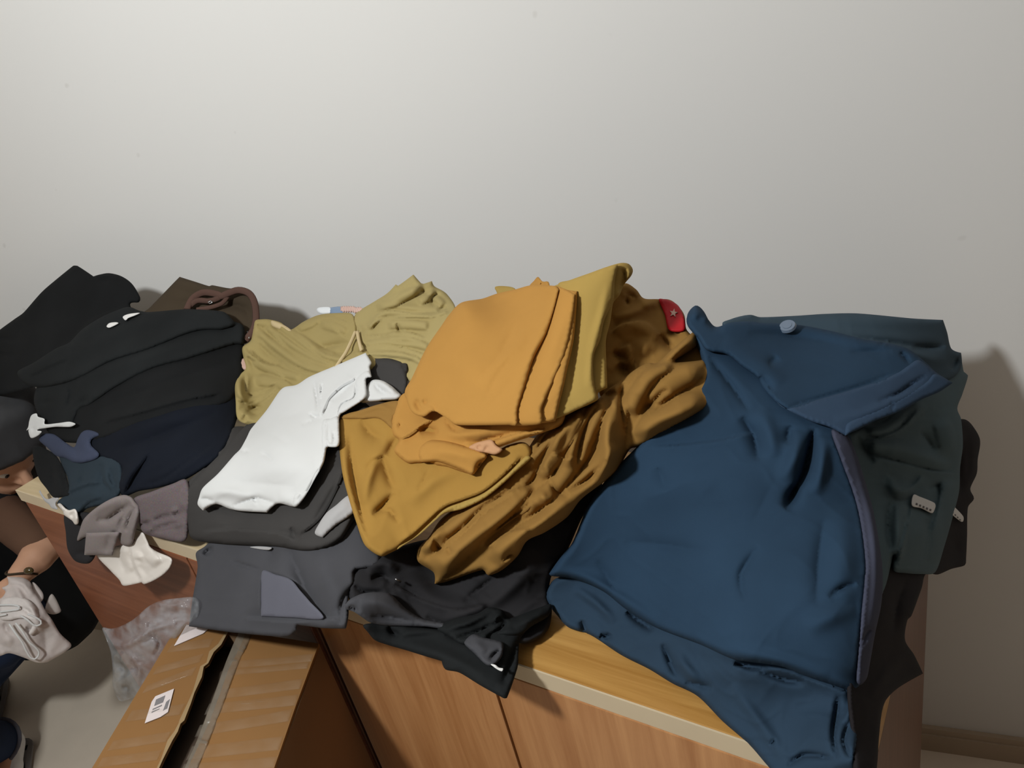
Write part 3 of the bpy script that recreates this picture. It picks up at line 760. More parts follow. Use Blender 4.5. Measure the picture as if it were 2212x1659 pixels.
# twisted ochre trousers
o = cloth('tan_trousers', '1291,862 1312,842 1341,822 1374,797 1400,784 1419,784 1452,755 1478,732 1501,716 1507,728 1504,748 1458,781 1522,777 1522,777 1527,784 1546,813 1558,849 1524,885 1478,911 1426,947 1377,966 1361,970 1341,1005 1334,1020 1294,1049 1255,1079 1225,1117 1177,1150 1139,1168 1118,1201 1085,1231 1055,1243 1043,1231 960,1258 939,1261 939,1261 937,1237 903,1213 903,1186 927,1159 954,1120 1010,1080 1080,1040 1130,985 1160,940 1200,900', 20, MT['tan'],
   [
    ('b', 1.5, 0, '925,1235,28 960,1213,30 1010,1165,28 1060,1120,26 1115,1075,22 1150,1045,14'), ('b', 1.5, 0, '915,1198,16 945,1168,19 990,1130,15 1040,1090,13 1100,1050,9'), ('b', 1.5, 0, '1068,1222,24 1095,1185,25 1140,1150,25 1190,1115,25 1240,1070,27 1290,1020,28 1318,970,29 1328,910,26 1345,850,20'), ('b', 1.5, 0, '1115,1118,18 1165,1078,21 1205,1045,21 1238,1000,22 1262,950,22 1285,895,20 1308,862,13'), ('b', 1.5, 0, '1165,1035,12 1190,1000,19 1210,960,20 1235,920,16 1260,890,10'), ('b', 1.5, 0, '1140,1010,12 1160,975,14 1185,940,13 1210,915,9'), ('b', 1.5, 0, '1375,948,18 1415,908,28 1470,880,30 1525,858,20'), ('b', 1.5, 0, '1400,880,16 1440,838,26 1490,808,24 1525,800,12'), ('b', 1.5, 0, '1358,900,18 1378,850,22 1410,810,20 1455,790,12'), ('b', 1.5, 0, '1425,780,9 1455,762,12 1485,738,14 1502,723,7'), 
    ('v', 12, 8, '1348,825 1341,865 1345,905 1350,940'), ('r', 10, 14, '1320,880 1310,930 1310,990 1290,1030'), ('v', 8, 10, '1385,897 1413,868 1445,838'), ('s', 6, 12, '1440,842 1413,868 1388,897'), ('v', 7, 6, '1397,898 1426,878 1470,850'), ('r', 9, 18, '1370,950 1410,915 1470,890 1530,860'), ('r', 9, 22, '1380,860 1410,815 1470,790 1520,800'), ('s', 7, 12, '1458,782 1425,790 1395,800 1370,830'), ('r', 8, 10, '1440,772 1475,745 1500,730'),
    ('v', 12, 8, '1246,1018 1249,983 1261,935 1276,900 1297,872'), ('r', 9, 12, '1225,1010 1232,970 1245,930 1262,895'), ('v', 11, 8, '1150,985 1177,945 1219,910'), ('r', 9, 12, '1190,985 1205,945 1240,905'), ('s', 9, 12, '1249,985 1220,990 1192,980 1174,1007 1194,1036'), ('v', 12, 9, '1310,990 1270,1035 1225,1060'),
    ('s', 10, 12, '1153,1075 1142,1094 1097,1126 1052,1162 1028,1185'), ('v', 10, 8, '1153,1078 1142,1100 1097,1132 1056,1165 1035,1190'), ('r', 10, 16, '1010,1200 1050,1150 1100,1110 1150,1060'), ('s', 10, 12, '1118,1055 1046,1097 998,1144 958,1173'), ('v', 10, 8, '1120,1060 1050,1103 1003,1148 965,1178'), ('r', 9, 14, '955,1230 1000,1180 1050,1130'), ('s', 8, 10, '1146,1140 1094,1152 1049,1184'), ('r', 8, 12, '1070,1200 1110,1165 1180,1120 1230,1075'), ('v', 11, 9, '1085,1215 1100,1200 1120,1195'), ('v', 8, 8, '1190,1035 1200,1060 1230,1070'), ('r', 8, 10, '1165,1060 1180,1080 1200,1070'), ('v', 9, 8, '1118,1055 1150,1040 1165,1005'), ('v', 7, 7, '935,1160 948,1185 958,1180'), ('r', 6, 10, '915,1195 930,1170 955,1140'), ('v', 6, 7, '965,1180 975,1200'), ('v', 9, 12, '1300,860 1330,845'), ('r', 8, 12, '1285,1040 1310,1000 1330,960')], noise=(2, 45, 1.6, -50), th=45, edge=(13, 14))
root(o, 'tan trousers twisted in a long crumpled roll beside the blue jacket', 'trousers', ochreG)
# front panel
o = cloth('mustard_trousers', '730,929 733,903 752,893 775,887 819,873 858,866 900,880 980,930 1060,975 1097,962 1124,955 1138,958 1148,972 1147,990 1115,1019 1082,1049 1043,1079 998,1100 957,1111 909,1153 882,1171 858,1187 840,1196 825,1202 804,1192 786,1174 770,1130 754,1079 739,1019', 32, MT['gold'],
   [('s', 7, 20, '858,1177 891,1156 924,1126 960,1094 998,1079 1043,1061 1088,1025 1130,980'), ('v', 9, 14, '825,985 840,1031 853,1062'), ('v', 8, 10, '853,1062 828,1092 803,1112'), ('r', 7, 12, '784,1090 792,1049 813,985 843,959'), ('v', 8, 12, '755,935 762,1019 778,1097 794,1160'), ('r', 5, 12, '742,930 746,1019 766,1100 788,1160'), ('v', 7, 12, '862,940 848,960 834,985'), ('v', 5, 8, '807,1108 840,1102 862,1130'), ('r', 5, 18, '880,1090 930,1040 990,1010'), ('v', 9, 16, '780,905 800,935 830,950'), ('v', 6, 8, '834,985 800,1000 790,1030'), ('v', 4, 9, '930,1010 915,1040 900,1060')], noise=(1.2, 70, 1.4, -40), th=40, edge=(10, 10))
root(o, 'mustard trousers spread over the front with a double stitched hem', 'trousers', ochreG)
cloth('hem', '858,1187 882,1171 909,1153 957,1111 998,1100 1043,1079 1082,1049 1115,1019 1147,990 1136,985 1092,1028 1045,1065 1000,1084 962,1099 926,1132 893,1162 862,1180', 39, MT['mustard'], [('v', 1.6, 3, '870,1175 940,1118 1000,1090 1060,1060 1110,1015')], edge=(4, 4), noise=(.5, 30, 1, 0), th=6, parent=o, g=4)
cloth('lining', '735,903 752,893 775,887 819,873 860,866 862,885 850,905 852,930 820,905 780,905', 36, MT['tan'], [('r', 4, 7, '740,900 790,885 820,878 850,888')], edge=(4, 4), noise=(.8, 40, 1, 0), th=6, parent=o, g=4)
# sweater between
o = cloth('ochre_sweater', '872,850 852,890 846,915 850,940 862,952 852,975 880,1000 905,1000 960,1008 1020,1024 1032,1005 1050,985 1075,968 1110,955 1180,932 1215,915 1215,880 1000,880 930,850', 44, MT['ochre'],
   [('s', 7, 12, '1200,925 1100,940 1040,962 1000,955'), ('v', 12, 10, '905,932 925,928 948,935'), ('s', 8, 10, '862,950 885,940 912,920 940,905'), ('v', 6, 8, '1010,965 1060,948 1120,935'), ('v', 5, 5, '858,918 868,919'), ('r', 6, 12, '955,935 1000,938 1060,932'), ('v', 10, 7, '908,1000 925,1002 942,1004'), ('v', 5, 6, '960,905 980,925 1000,935')], noise=(1.2, 45, 1.4, 0), th=40, edge=(10, 10))
root(o, 'ochre sweater squeezed under the folded ochre trousers, sleeve rolled', 'sweater', ochreG)
cloth('sleeve', '905,972 915,958 932,950 965,953 1000,962 1034,972 1052,984 1042,1000 1024,1024 1018,1026 985,1011 945,998 908,997', 52, MT['ochre'], [('r', 5, 16, '915,975 970,975 1035,995'), ('v', 8, 5, '1026,1020 1034,1004 1048,990'), ('v', 3, 5, '910,996 905,985')], edge=(8, 9), noise=(.7, 45, 1, 0), th=12, parent=o, g=4)
cloth('pink_lining', '1013,967 1025,958 1045,952 1062,950 1072,962 1085,972 1070,982 1050,978 1030,975', 53, MT['pinktan'], [('v', 3, 5, '1045,978 1055,962'), ('v', 2.5, 5, '1030,970 1038,960')], edge=(4, 3), noise=(.5, 18, 1, 0), th=6, parent=o, g=3.5)
# folded mustard trousers
o = cloth('mustard_trousers', '1201,616 1231,605 1276,589 1312,576 1341,568 1358,570 1367,582 1364,595 1348,615 1338,638 1325,654 1318,696 1309,735 1310,787 1312,838 1312,838 1292,849 1291,864 1247,885 1208,903 1130,915 1130,915 1110,760 1150,640', 40, MT['mustard'],
   [('v', 8, 5, '1345,580 1350,600 1335,630'), ('r', 4, 6, '1355,578 1358,592 1345,612'), ('r', 3, 20, '1270,610 1260,700 1250,800')], noise=(.9, 80, 2.5, 80), th=45, edge=(6, 7))
root(o, 'mustard trousers folded flat under the ochre ones, rolled corner at top', 'trousers', ochreG)
cloth('trouser_leg', '1205,616 1231,605 1276,589 1312,576 1335,571 1335,571 1328,605 1325,647 1305,693 1296,735 1283,765 1281,800 1284,835 1291,863 1291,863 1247,885 1208,902 1190,905 1210,800 1228,700', 51, MT['mustard'], [('v', 3, 12, '1255,640 1240,760 1228,870'), ('r', 3, 8, '1315,610 1300,680 1280,750 1272,840')], edge=(4, 4), noise=(.8, 70, 2.5, 80), th=8, parent=o)
# folded ochre trousers on top
OX = '996,654 1042,645 1074,634 1113,625 1149,616 1201,618 '
o = cloth('ochre_trousers', OX + '1224,626 1247,629 1247,629 1246,655 1239,735 1225,800 1218,833 1209,870 1200,910 1200,910 1165,915 1133,920 1100,918 986,918 967,905 938,888 902,880 876,858 876,840 889,818 921,752 954,703 970,680', 62, MT['ochre'],
   [('r', 3, 20, '1230,640 1215,740 1190,880')], noise=(.8, 70, 2, -50), th=45, edge=(6, 8))
root(o, 'ochre trousers neatly folded on top of the middle heap, hems at right', 'trousers', ochreG)
cloth('trouser_leg', OX + '1220,624 1242,636 1242,636 1237,686 1221,761 1198,817 1179,860 1170,885 1170,914 1133,919 1100,918 986,918 967,905 938,888 902,880 880,858 880,838 892,818 923,752 956,703 972,680', 70, MT['ochre'],
   [('r', 3, 16, '1222,640 1205,720 1180,800')], noise=(.8, 70, 2, -50), th=8, edge=(4, 4), parent=o)
cloth('trouser_leg', OX + '1207,626 1207,626 1196,670 1179,722 1153,774 1134,833 1118,885 1117,918 1100,918 986,918 967,905 938,888 915,900 890,890 878,862 880,838 892,818 923,752 956,703 974,680', 78, MT['ochre'],
   [('r', 5, 40, '930,770 1000,790 1080,850'), ('v', 2.5, 12, '1022,826 1068,781 1110,725'), ('v', 2, 10, '1040,880 1075,810 1130,740'), ('r', 2.5, 12, '1050,800 1110,760 1140,700'), ('v', 5, 8, '899,862 902,876 912,890'), ('v', 4, 6, '912,866 925,872'), ('r', 3, 8, '1185,650 1165,720 1130,800 1110,860'), ('v', 2, 10, '1120,690 1080,760'), ('s', 4, 20, '986,916 950,893 915,868')], noise=(.9, 60, 2, -50), th=8, edge=(5, 4.5), parent=o)

# --- black heap in front
blackG = 'black garments hanging over the cabinet front'
o = cloth('black_overalls', '758,1245 775,1222 800,1205 840,1190 900,1170 1000,1150 1120,1110 1230,1050 1290,1030 1300,1060 1262,1110 1225,1190 1195,1235 1185,1280 1192,1320 1180,1365 1130,1390 1050,1372 950,1365 850,1345 790,1320 757,1300 752,1275', -6, MT['ink'],
   [('v', 9, 10, '800,1250 830,1245 850,1260'), ('r', 7, 12, '790,1228 830,1215 860,1235'), ('r', 7, 22, '880,1230 930,1290 1000,1310 1060,1290'), ('s', 7, 16, '1060,1300 980,1315 900,1290 850,1260'), ('v', 8, 10, '1000,1300 1040,1270 1080,1240'), ('r', 6, 16, '1020,1330 1080,1290 1160,1220'), ('v', 8, 9, '920,1330 960,1350 1010,1340'), ('r', 7, 12, '960,1340 1010,1325 1050,1310'), ('v', 7, 9, '765,1265 790,1280 830,1280')], noise=(3, 50, 1.4, 20), th=40, edge=(12, 12))
root(o, 'black overalls with shiny buckle under the tan trouser ends', 'overalls', blackG)
cord('buckle', '854,1250 858,1254 866,1257', 4, .0012, MT['metal'], o)
o = cloth('black_trousers', '785,1350 820,1345 856,1349 951,1360 1046,1364 1120,1345 1175,1309 1165,1330 1150,1350 1125,1378 1120,1410 1118,1442 1095,1508 1087,1508 1087,1508 1040,1482 992,1453 962,1446 954,1428 954,1428 920,1418 875,1404 840,1394 810,1383 795,1366', 4, MT['black2'],
   [('v', 8, 7, '838,1352 850,1368 870,1372'), ('r', 5, 8, '850,1380 880,1368 950,1362'), ('v', 9, 10, '1120,1370 1108,1420 1085,1480'), ('r', 5, 14, '850,1385 930,1405 1010,1440 1070,1480'), ('v', 6, 8, '960,1370 1000,1380 1030,1400'), ('r', 6, 8, '1080,1370 1110,1350 1150,1335')], noise=(1.6, 50, 1.4, 25), th=30, edge=(8, 8))
root(o, 'black trousers lowest of the heap, pointed corner hanging over cabinet door', 'trousers', blackG)
cloth('cuff', '1003,1390 1012,1376 1024,1370 1050,1378 1085,1388 1086,1410 1082,1422 1066,1438 1050,1436 1025,1412', 17, MT['graphite'], [('v', 6, 5, '1058,1428 1066,1415 1084,1402'), ('r', 3, 10, '1020,1385 1050,1410')], edge=(6, 7), noise=(.8, 30, 1, 0), th=10, parent=o, g=4)
cloth('loose_thread', '1060,1435 1070,1436 1078,1442 1087,1444 1084,1450 1074,1446', 20, MT['label'], edge=(2, 1), noise=(2, 9, 1, 0), th=2, parent=o, g=2.5)
o = cloth('slate_grey_shirt', '745,1313 753,1297 768,1288 784,1282 812,1279 841,1282 860,1298 875,1313 900,1330 920,1339 962,1347 985,1352 958,1358 920,1354 870,1353 829,1352 800,1345 787,1337 765,1322', 10, MT['graphite'],
   [('r', 6, 14, '775,1300 830,1305 900,1340'), ('v', 4, 8, '800,1330 850,1335 900,1348'), ('v', 8, 6, '748,1312 765,1315 775,1325')], edge=(7, 7), noise=(1, 50, 1, 0), th=12)
root(o, 'slate grey shirt flap between the graphite trousers and black overalls', 'shirt', blackG)
o = cloth('black_scarf', '945,1360 960,1345 1000,1330 1030,1325 1055,1312 1085,1318 1100,1335 1150,1318 1190,1305 1185,1330 1150,1352 1120,1372 1070,1372 1040,1385 1000,1392 970,1375', 12, MT['black2'],
   [('r', 7, 7, '960,1360 1010,1345 1060,1322'), ('v', 8, 7, '985,1378 1030,1365 1075,1345'), ('r', 7, 6, '1060,1350 1075,1330 1090,1335'), ('v', 8, 7, '1095,1342 1080,1360 1050,1375'), ('r', 6, 9, '1110,1355 1150,1335 1180,1315')], edge=(8, 8), noise=(2.5, 30, 1, 0), th=12)
root(o, 'black knotted scarf over the lowest black trousers', 'scarf', blackG)

# --- blue heap
blueG = 'blue and dark garments at the right end'
navy_f = Field([(2060,920,'s',-.022),(2105,1050,'s',-.022),(2060,1200,'s',-.016),(1965,1330,'s',.006),(1990,1455,'s',.016),(1905,1500,'s',.012),
                (1885,1650,'s',.008),(1850,1600,'s',-.006),(1890,1300,'s',-.012),(1980,1100,'s',-.028),(1980,1000,'s',-.03)], 1e-6)
o = cloth('dark_navy_jacket', '2030,900 2068,905 2085,906 2099,917 2117,950 2112,993 2110,1023 2096,1056 2104,1077 2091,1096 2089,1160 2087,1205 2084,1221 2055,1229 2026,1241 2000,1240 1991,1270 1969,1330 1960,1340 1955,1382 1975,1415 1994,1455 1994,1455 1939,1487 1910,1520 1900,1580 1895,1650 1885,1725 1850,1710 1840,1600 1830,1480 1850,1300 1900,1150 1980,950', 0, MT['navy2'],
   [('v', 10, 12, '2080,950 2072,1010 2075,1070'), ('r', 6, 10, '2100,930 2104,1000 2090,1060'), ('v', 9, 14, '1960,1250 1940,1310 1930,1370'), ('r', 5, 14, '1960,1400 1920,1450 1880,1510'), ('v', 5, 14, '2060,1160 2070,1200')], noise=(2, 60, 1.4, 80), th=22, edge=(12, 12), field=navy_f)
root(o, 'near black jacket hanging over the right end of the cabinet', 'jacket', blueG)
cloth('label', '2057,1091 2063,1096 2081,1116 2080,1127 2073,1125 2051,1105', -8, MT['label'], edge=(2, 1), noise=(.6, 30, 1, 0), th=3, parent=o, g=3)
for i in range(4):
    x, y = 2058+5.2*i, 1105+5.2*i
    cloth('print', [(x, y), (x, y), (x+2.6, y+2.4), (x+2.6, y+2.4), (x+1, y+4.6), (x+1, y+4.6), (x-1.6, y+2.4), (x-1.6, y+2.4)], -6.4, MT['print'], edge=(0, 0), noise=None, th=1, parent=o, g=3)
o = cloth('blue_grey_trousers', '1900,900 1960,870 2010,838 2050,806 2075,780 2075,762 2082,803 2091,811 2079,851 2068,882 2076,905 2080,960 2074,1010 2072,1060 2060,1110 2040,1180 2020,1236 1990,1240 1955,1238 1930,1232 1930,1200 1900,1300 1850,1320 1800,1150 1770,1000 1790,940 1840,930', -6, MT['teal3'],
   [('b', 1.3, 0, '1875,965,10 1930,970,22 1990,990,20 2055,1010,12'), ('b', 1.3, 0, '1870,930,10 1915,928,18 1960,900,20 2000,870,14'), ('b', 1.2, 0, '1918,1035,10 1945,1060,20 1975,1050,14'), ('b', 1.2, 0, '2050,1030,16 2045,1090,22 2025,1160,22 2010,1220,16'), ('b', 1.2, 0, '1945,1080,14 1945,1140,18 1938,1210,12'), ('b', 1.1, 0, '2030,900,20 2045,950,22 2050,985,14'), ('s', 9, 14, '2068,1020 2010,1016 1960,1002 1900,990 1872,985'), ('r', 7, 18, '1880,960 1940,965 2000,985 2055,1010'), ('v', 11, 11, '1985,930 2005,950 2020,975'), ('v', 12, 11, '1850,940 1865,965 1890,1000'), ('s', 8, 14, '1985,880 1945,925 1900,945 1865,950'), ('r', 6, 14, '1870,935 1920,925 1960,895'), ('r', 5, 16, '2045,880 2055,940 2062,990'), ('s', 8, 12, '1992,1022 1975,1045 1945,1055 1915,1020'), ('r', 7, 12, '1920,1030 1940,1060 1975,1050'), ('v', 8, 7, '1922,1085 1918,1130 1925,1190'), ('r', 5, 8, '1940,1080 1940,1140 1945,1210'), ('s', 6, 10, '1970,1070 1962,1120 1945,1180 1935,1225'), ('v', 8, 12, '2000,1120 2010,1160 2000,1220'), ('s', 6, 12, '2030,1040 2025,1100 2010,1150'), ('v', 8, 9, '2000,1060 2025,1050 2030,1080'), ('v', 9, 10, '2048,790 2065,790 2070,775')], noise=(2, 50, 1.2, 70), th=20, edge=(10, 12))
root(o, 'blue grey trousers stacked at the right end with a white size label', 'trousers', blueG)
lb = cloth('label', '1973,1069 1985,1072 2018,1086 2021,1094 2015,1108 2008,1107 1990,1098 1970,1092', 9, MT['label'], edge=(3, 1.5), noise=(.6, 30, 1, 0), th=3, parent=o, g=3)
for i in range(5):
    x, y = 1979+7.4*i, 1086+3.2*i
    cloth('print', [(x, y), (x, y), (x+4, y+1.4), (x+4, y+1.4), (x+2.8, y+5.4), (x+2.8, y+5.4), (x-1.2, y+4), (x-1.2, y+4)], 10.6, MT['print'], edge=(0, 0), noise=None, th=1, parent=lb, g=3)
# lower blue garments on the cabinet top
o = cloth('blue_trousers', '1179,1282 1182,1301 1204,1330 1229,1356 1276,1372 1342,1415 1403,1446 1452,1476 1507,1504 1562,1559 1618,1608 1659,1655 1720,1720 1860,1720 1848,1640 1856,1580 1850,1500 1800,1440 1600,1360 1400,1290 1260,1240 1200,1250', 0, MT['blue2'],
   [('v', 14, 9, '1352,1322 1380,1340 1412,1362'), ('v', 10, 7, '1295,1372 1310,1376 1320,1368'), ('v', 8, 8, '1255,1340 1262,1360 1270,1375'), ('r', 6, 10, '1240,1270 1290,1305 1330,1345'), ('v', 9, 8, '1430,1390 1445,1425 1462,1465'), ('r', 6, 12, '1460,1400 1480,1440 1520,1490'), ('s', 7, 14, '1845,1500 1760,1470 1690,1445 1580,1440'), ('v', 10, 8, '1585,1432 1620,1442 1660,1445'), ('v', 6, 9, '1480,1475 1510,1480 1540,1488'), ('r', 5, 14, '1580,1480 1640,1560 1700,1640'), ('v', 10, 8, '1812,1500 1806,1540 1800,1590 1808,1640'), ('r', 6, 7, '1825,1560 1840,1530 1850,1510'), ('v', 8, 7, '1700,1655 1740,1630 1800,1640'), ('v', 6, 4, '1665,1610 1670,1602 1676,1600'), ('v', 9, 8, '1640,1450 1700,1470 1740,1475'), ('v', 8, 8, '1835,1560 1822,1600 1838,1640')], noise=(2.2, 50, 1.4, 35), th=30, edge=(12, 14))
root(o, 'dull blue trousers lying on the cabinet top under the blue jacket', 'trousers', blueG)
# jacket behind
o = cloth('blue_work_coat', '1560,700 1577,690 1600,683 1622,680 1642,685 1720,682 1782,678 1853,677 1974,688 2037,691 2037,691 2046,718 2055,753 2076,762 2076,762 2077,790 2060,815 2000,840 1800,860 1600,800', 6, MT['blue3'],
   [('r', 5, 14, '1640,692 1760,690 1900,695 2030,700'), ('v', 7, 10, '1800,722 1900,735 2000,750 2045,755'), ('v', 7, 9, '1970,752 2010,750 2040,748'), ('v', 10, 9, '2056,800 2064,785 2070,772'), ('r', 5, 12, '1960,760 2010,775 2050,780')], noise=(1.2, 70, 2, 5), th=45, edge=(8, 9))
root(o, 'dark blue work coat folded behind the blue jacket by the wall', 'coat', blueG)
# the large blue jacket
o = cloth('blue_jacket', '1484,684 1502,660 1520,672 1560,740 1650,800 1740,850 1830,930 1842,960 1862,1020 1884,1100 1902,1200 1906,1260 1902,1310 1890,1366 1876,1440 1868,1468 1850,1497 1850,1497 1795,1478 1743,1461 1692,1441 1640,1432 1584,1424 1512,1392 1418,1356 1352,1316 1302,1277 1240,1251 1190,1244 1186,1240 1210,1205 1237,1171 1269,1095 1320,1023 1381,960 1440,900 1500,850 1520,800 1500,730', 22, MT['blue'],
   [('v', 22, 9, '1758,925 1747,985 1732,1035 1700,1085'), ('v', 12, 14, '1722,1050 1708,1080 1695,1100'), ('r', 7, 14, '1780,940 1775,1010 1762,1070'), ('r', 7, 16, '1728,930 1715,990 1690,1040'), ('v', 9, 16, '1602,900 1631,947 1638,997'), ('r', 5, 16, '1640,880 1665,940 1672,990'), ('v', 6, 12, '1707,918 1700,961'), ('s', 6, 20, '1848,1470 1859,1355 1868,1265 1870,1207 1852,1091 1819,994 1794,932'), ('v', 5, 20, '1780,1120 1768,1220 1764,1310'), ('r', 5, 30, '1820,1090 1825,1200 1815,1300'), ('r', 7, 50, '1330,1110 1420,1060 1540,1040 1650,1080'), ('v', 4, 20, '1420,1010 1440,1060'), ('s', 5, 30, '1640,930 1560,950 1480,960 1400,965'), ('v', 3, 12, '1290,1210 1315,1250 1335,1285'), ('r', 5, 12, '1195,1235 1260,1245 1340,1290 1420,1340'), ('v', 4, 20, '1350,1170 1450,1180 1540,1195'), ('r', 4, 14, '1560,1400 1680,1425 1790,1465'), ('v', 5, 10, '1790,1290 1820,1270 1850,1262'), ('r', 4, 20, '1740,1360 1800,1330 1850,1320'), ('v', 6, 10, '1530,770 1580,830 1620,890'), ('v', 5, 12, '1640,1180 1600,1240 1610,1300')], noise=(1.6, 110, 1.2, 20), th=45, edge=(14, 16))
root(o, 'large bright blue jacket spread over the right cabinet', 'jacket', blueG)
cloth('front_facing', '1796,930 1830,941 1846,970 1866,1030 1888,1110 1904,1205 1907,1260 1903,1310 1891,1366 1878,1440 1872,1466 1858,1480 1850,1470 1858,1355 1866,1265 1868,1207 1850,1091 1817,994', 33, MT['hemgrey'], [('v', 4, 6, '1860,1400 1872,1372 1888,1355'), ('r', 3, 8, '1840,980 1880,1120 1892,1250 1875,1400')], edge=(5, 6), noise=(.8, 50, 1, 0), th=8, parent=o)
hood_f = Field([(1484,684,'s',0),(1577,697,'s',0),(1720,701,'s',0),(1912,740,'s',.025),(2000,783,'s',.065),(2058,827,'s',.095),(1993,862,'s',.065),(1896,907,'s',.025),(1826,941,'s',0),(1710,890,'s',0),(1603,792,'s',0),(1840,820,'s',.012)], 1e-5)
fl = cloth('hood', '1484,684 1502,660 1502,660 1518,672 1530,690 1547,706 1577,697 1615,694 1648,697 1720,701 1792,714 1873,734 1912,740 1961,753 2000,783 2023,805 2058,827 2058,827 2030,846 1993,862 1940,890 1896,907 1860,924 1826,941 1826,941 1792,923 1752,910 1710,890 1678,871 1651,841 1635,815 1603,792 1570,766 1528,757 1508,731 1486,705', 36, MT['blue'],
   [('v', 4, 4, '1690,886 1700,882 1759,864 1880,828 1940,803'), ('s', 4, 20, '1940,803 1880,828 1759,864 1700,882'), ('v', 7, 7, '1896,867 1938,851 1970,830 2000,812'), ('v', 4, 14, '1616,718 1733,727 1831,747'), ('v', 4, 8, '1837,760 1880,757 1928,758'), ('v', 6, 5, '1944,760 1956,772 1966,785'), ('v', 9, 9, '1525,690 1545,705 1560,702'), ('r', 5, 8, '1495,690 1510,672'), ('r', 4, 16, '1560,715 1660,705 1780,720 1900,750 1980,785'), ('v', 5, 10, '1640,812 1660,830 1670,850'), ('v', 7, 6, '1903,737 1910,741'), ('r', 4, 20, '1560,740 1650,790 1690,830'), ('v', 5, 12, '1660,790 1680,770'), ('s', 4, 14, '1820,935 1760,905 1710,885')], noise=(1.3, 90, 1.4, 20), th=80, edge=(8, 10), parent=o, field=hood_f)
cloth('hem_band', '1678,869 1700,883 1759,866 1880,830 1940,805 1962,790 1985,778 2023,805 2058,827 2058,827 2030,846 1993,862 1940,890 1896,907 1860,924 1826,941 1826,941 1792,923 1752,910 1710,890', 41, MT['hemgrey2'], [('v', 5, 5, '1896,867 1938,851 1970,830 2003,810'), ('r', 3, 10, '1800,905 1860,895 1960,855 2030,830'), ('v', 2, 3, '1925,880 1930,866')], edge=(5, 5), noise=(.9, 70, 2, -20), th=8, parent=fl, field=hood_f)
cloth('hem_strip', '1830,915 1896,884 1950,857 2003,824 2020,808 2058,827 2058,827 2030,846 1993,862 1940,890 1896,907 1860,924 1826,941 1826,941', 46, MT['hemgrey2'], [('v', 2, 3, '1926,893 1930,872')], edge=(4, 4), noise=(.8, 70, 2, -20), th=6, parent=fl, field=hood_f)
bt = at_depth(1701, 704.6, float(SURF(1701, 704.6))-.050)
bm = bmesh.new()
mt = Matrix.Translation(Vector(bt)) @ Vector((-.15, -.35, 1)).to_track_quat('Z', 'Y').to_matrix().to_4x4()
bmesh.ops.create_cone(bm, cap_ends=True, segments=20, radius1=.0095, radius2=.0085, depth=.003, matrix=mt)
bmesh.ops.create_cone(bm, cap_ends=True, segments=20, radius1=.0055, radius2=.005, depth=.0042, matrix=mt)
bm_obj('button', bm, plain('blue_grey_button', rgb(104, 118, 136), .35), fl, smooth=False)
# ------------------------------------------------------------------ cardboard box in front of the left cabinet
card = fabric('brown_cardboard', rgb(134, 97, 58), .07, rough=.7, weave=.1, scale=5)
card_s = fabric('side_cardboard', rgb(120, 94, 70), .07, rough=.7, weave=.1, scale=5)
card_in = fabric('torn_cardboard_edge', rgb(150, 126, 92), .06, rough=.8)
tape_m = film('clear_tape', (.8, .7, .56, 1), .06, .08, .06)
BZ = .80
plane = Field([(100, 1300, 'z', BZ), (700, 1300, 'z', BZ), (100, 1760, 'z', BZ), (700, 1760, 'z', BZ), (400, 1500, 'z', BZ)], 1e-9)
bx = empty('cardboard_box', at_z(430, 1560, 0.0+BZ)*np.array([1, 1, 0]))
tag(bx, 'tall brown cardboard box sealed with clear tape in front of the cabinets', 'box')

def prism(name, pxs, z, th, mat, parent):
    t = [at_z(x, y, z) for x, y in pxs]
    n = len(t)
    v = t + [p-np.array([0, 0, th]) for p in t]
    bm = bmesh.new()
    vs = [bm.verts.new(p) for p in v]
    bm.faces.new(vs[:n]); bm.faces.new(vs[n:][::-1])
    for i in range(n):
        j = (i+1) % n
        bm.faces.new([vs[i], vs[i+n], vs[j+n], vs[j]])
    return bm_obj(name, bm, mat, parent)

FL = at_z(400, 1347, BZ); FR = at_z(689, 1390, BZ); NL = at_z(140, 1757, BZ); NR = at_z(558, 1757, BZ)
def panel(name, a, b, z0, z1, th, mat, parent):
    a = a.copy(); b = b.copy(); a[2] = b[2] = 0
    t = (b-a)/np.linalg.norm(b-a); n = np.array([-t[1], t[0], 0])*th
    bm = bmesh.new()
    vs = [bm.verts.new(p) for p in [a, b, b+n, a+n]] 
    for q in vs: q.co.z = z0
    vt = [bm.verts.new(q.co + Vector((0, 0, z1-z0))) for q in vs]
    bm.faces.new(vs); bm.faces.new(vt)
    for i in range(4): bm.faces.new([vs[i], vs[(i+1) % 4], vt[(i+1) % 4], vt[i]])
    return bm_obj(name, bm, mat, parent)
for a, b_ in ((FL, NL), (NL, NR), (NR, FR), (FR, FL)):
    panel('side_panel', a, b_, .001, BZ-.0045, .005, card_s, bx)
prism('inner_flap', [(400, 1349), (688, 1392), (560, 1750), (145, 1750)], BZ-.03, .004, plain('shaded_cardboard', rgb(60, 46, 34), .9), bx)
slitL = [(494, 1362), (478, 1392), (462, 1408), (450, 1432), (440, 1440), (436, 1462), (420, 1496), (412, 1520), (398, 1556), (390, 1563), (384, 1580), (372, 1600), (352, 1640), (300, 1757)]
slitR = [(532, 1366), (512, 1410), (492, 1450), (474, 1502), (452, 1560), (428, 1612), (404, 1662), (362, 1757)]
prism('flap', [(400, 1347), (374, 1367)] + [(273, 1535), (200, 1657), (140, 1757)] + slitL[::-1], BZ, .0045, card, bx)
prism('flap', slitR + [(558, 1757), (593, 1657), (639, 1524), (689, 1390)], BZ, .0045, card, bx)
e = [(x, y) for x, y in slitL]
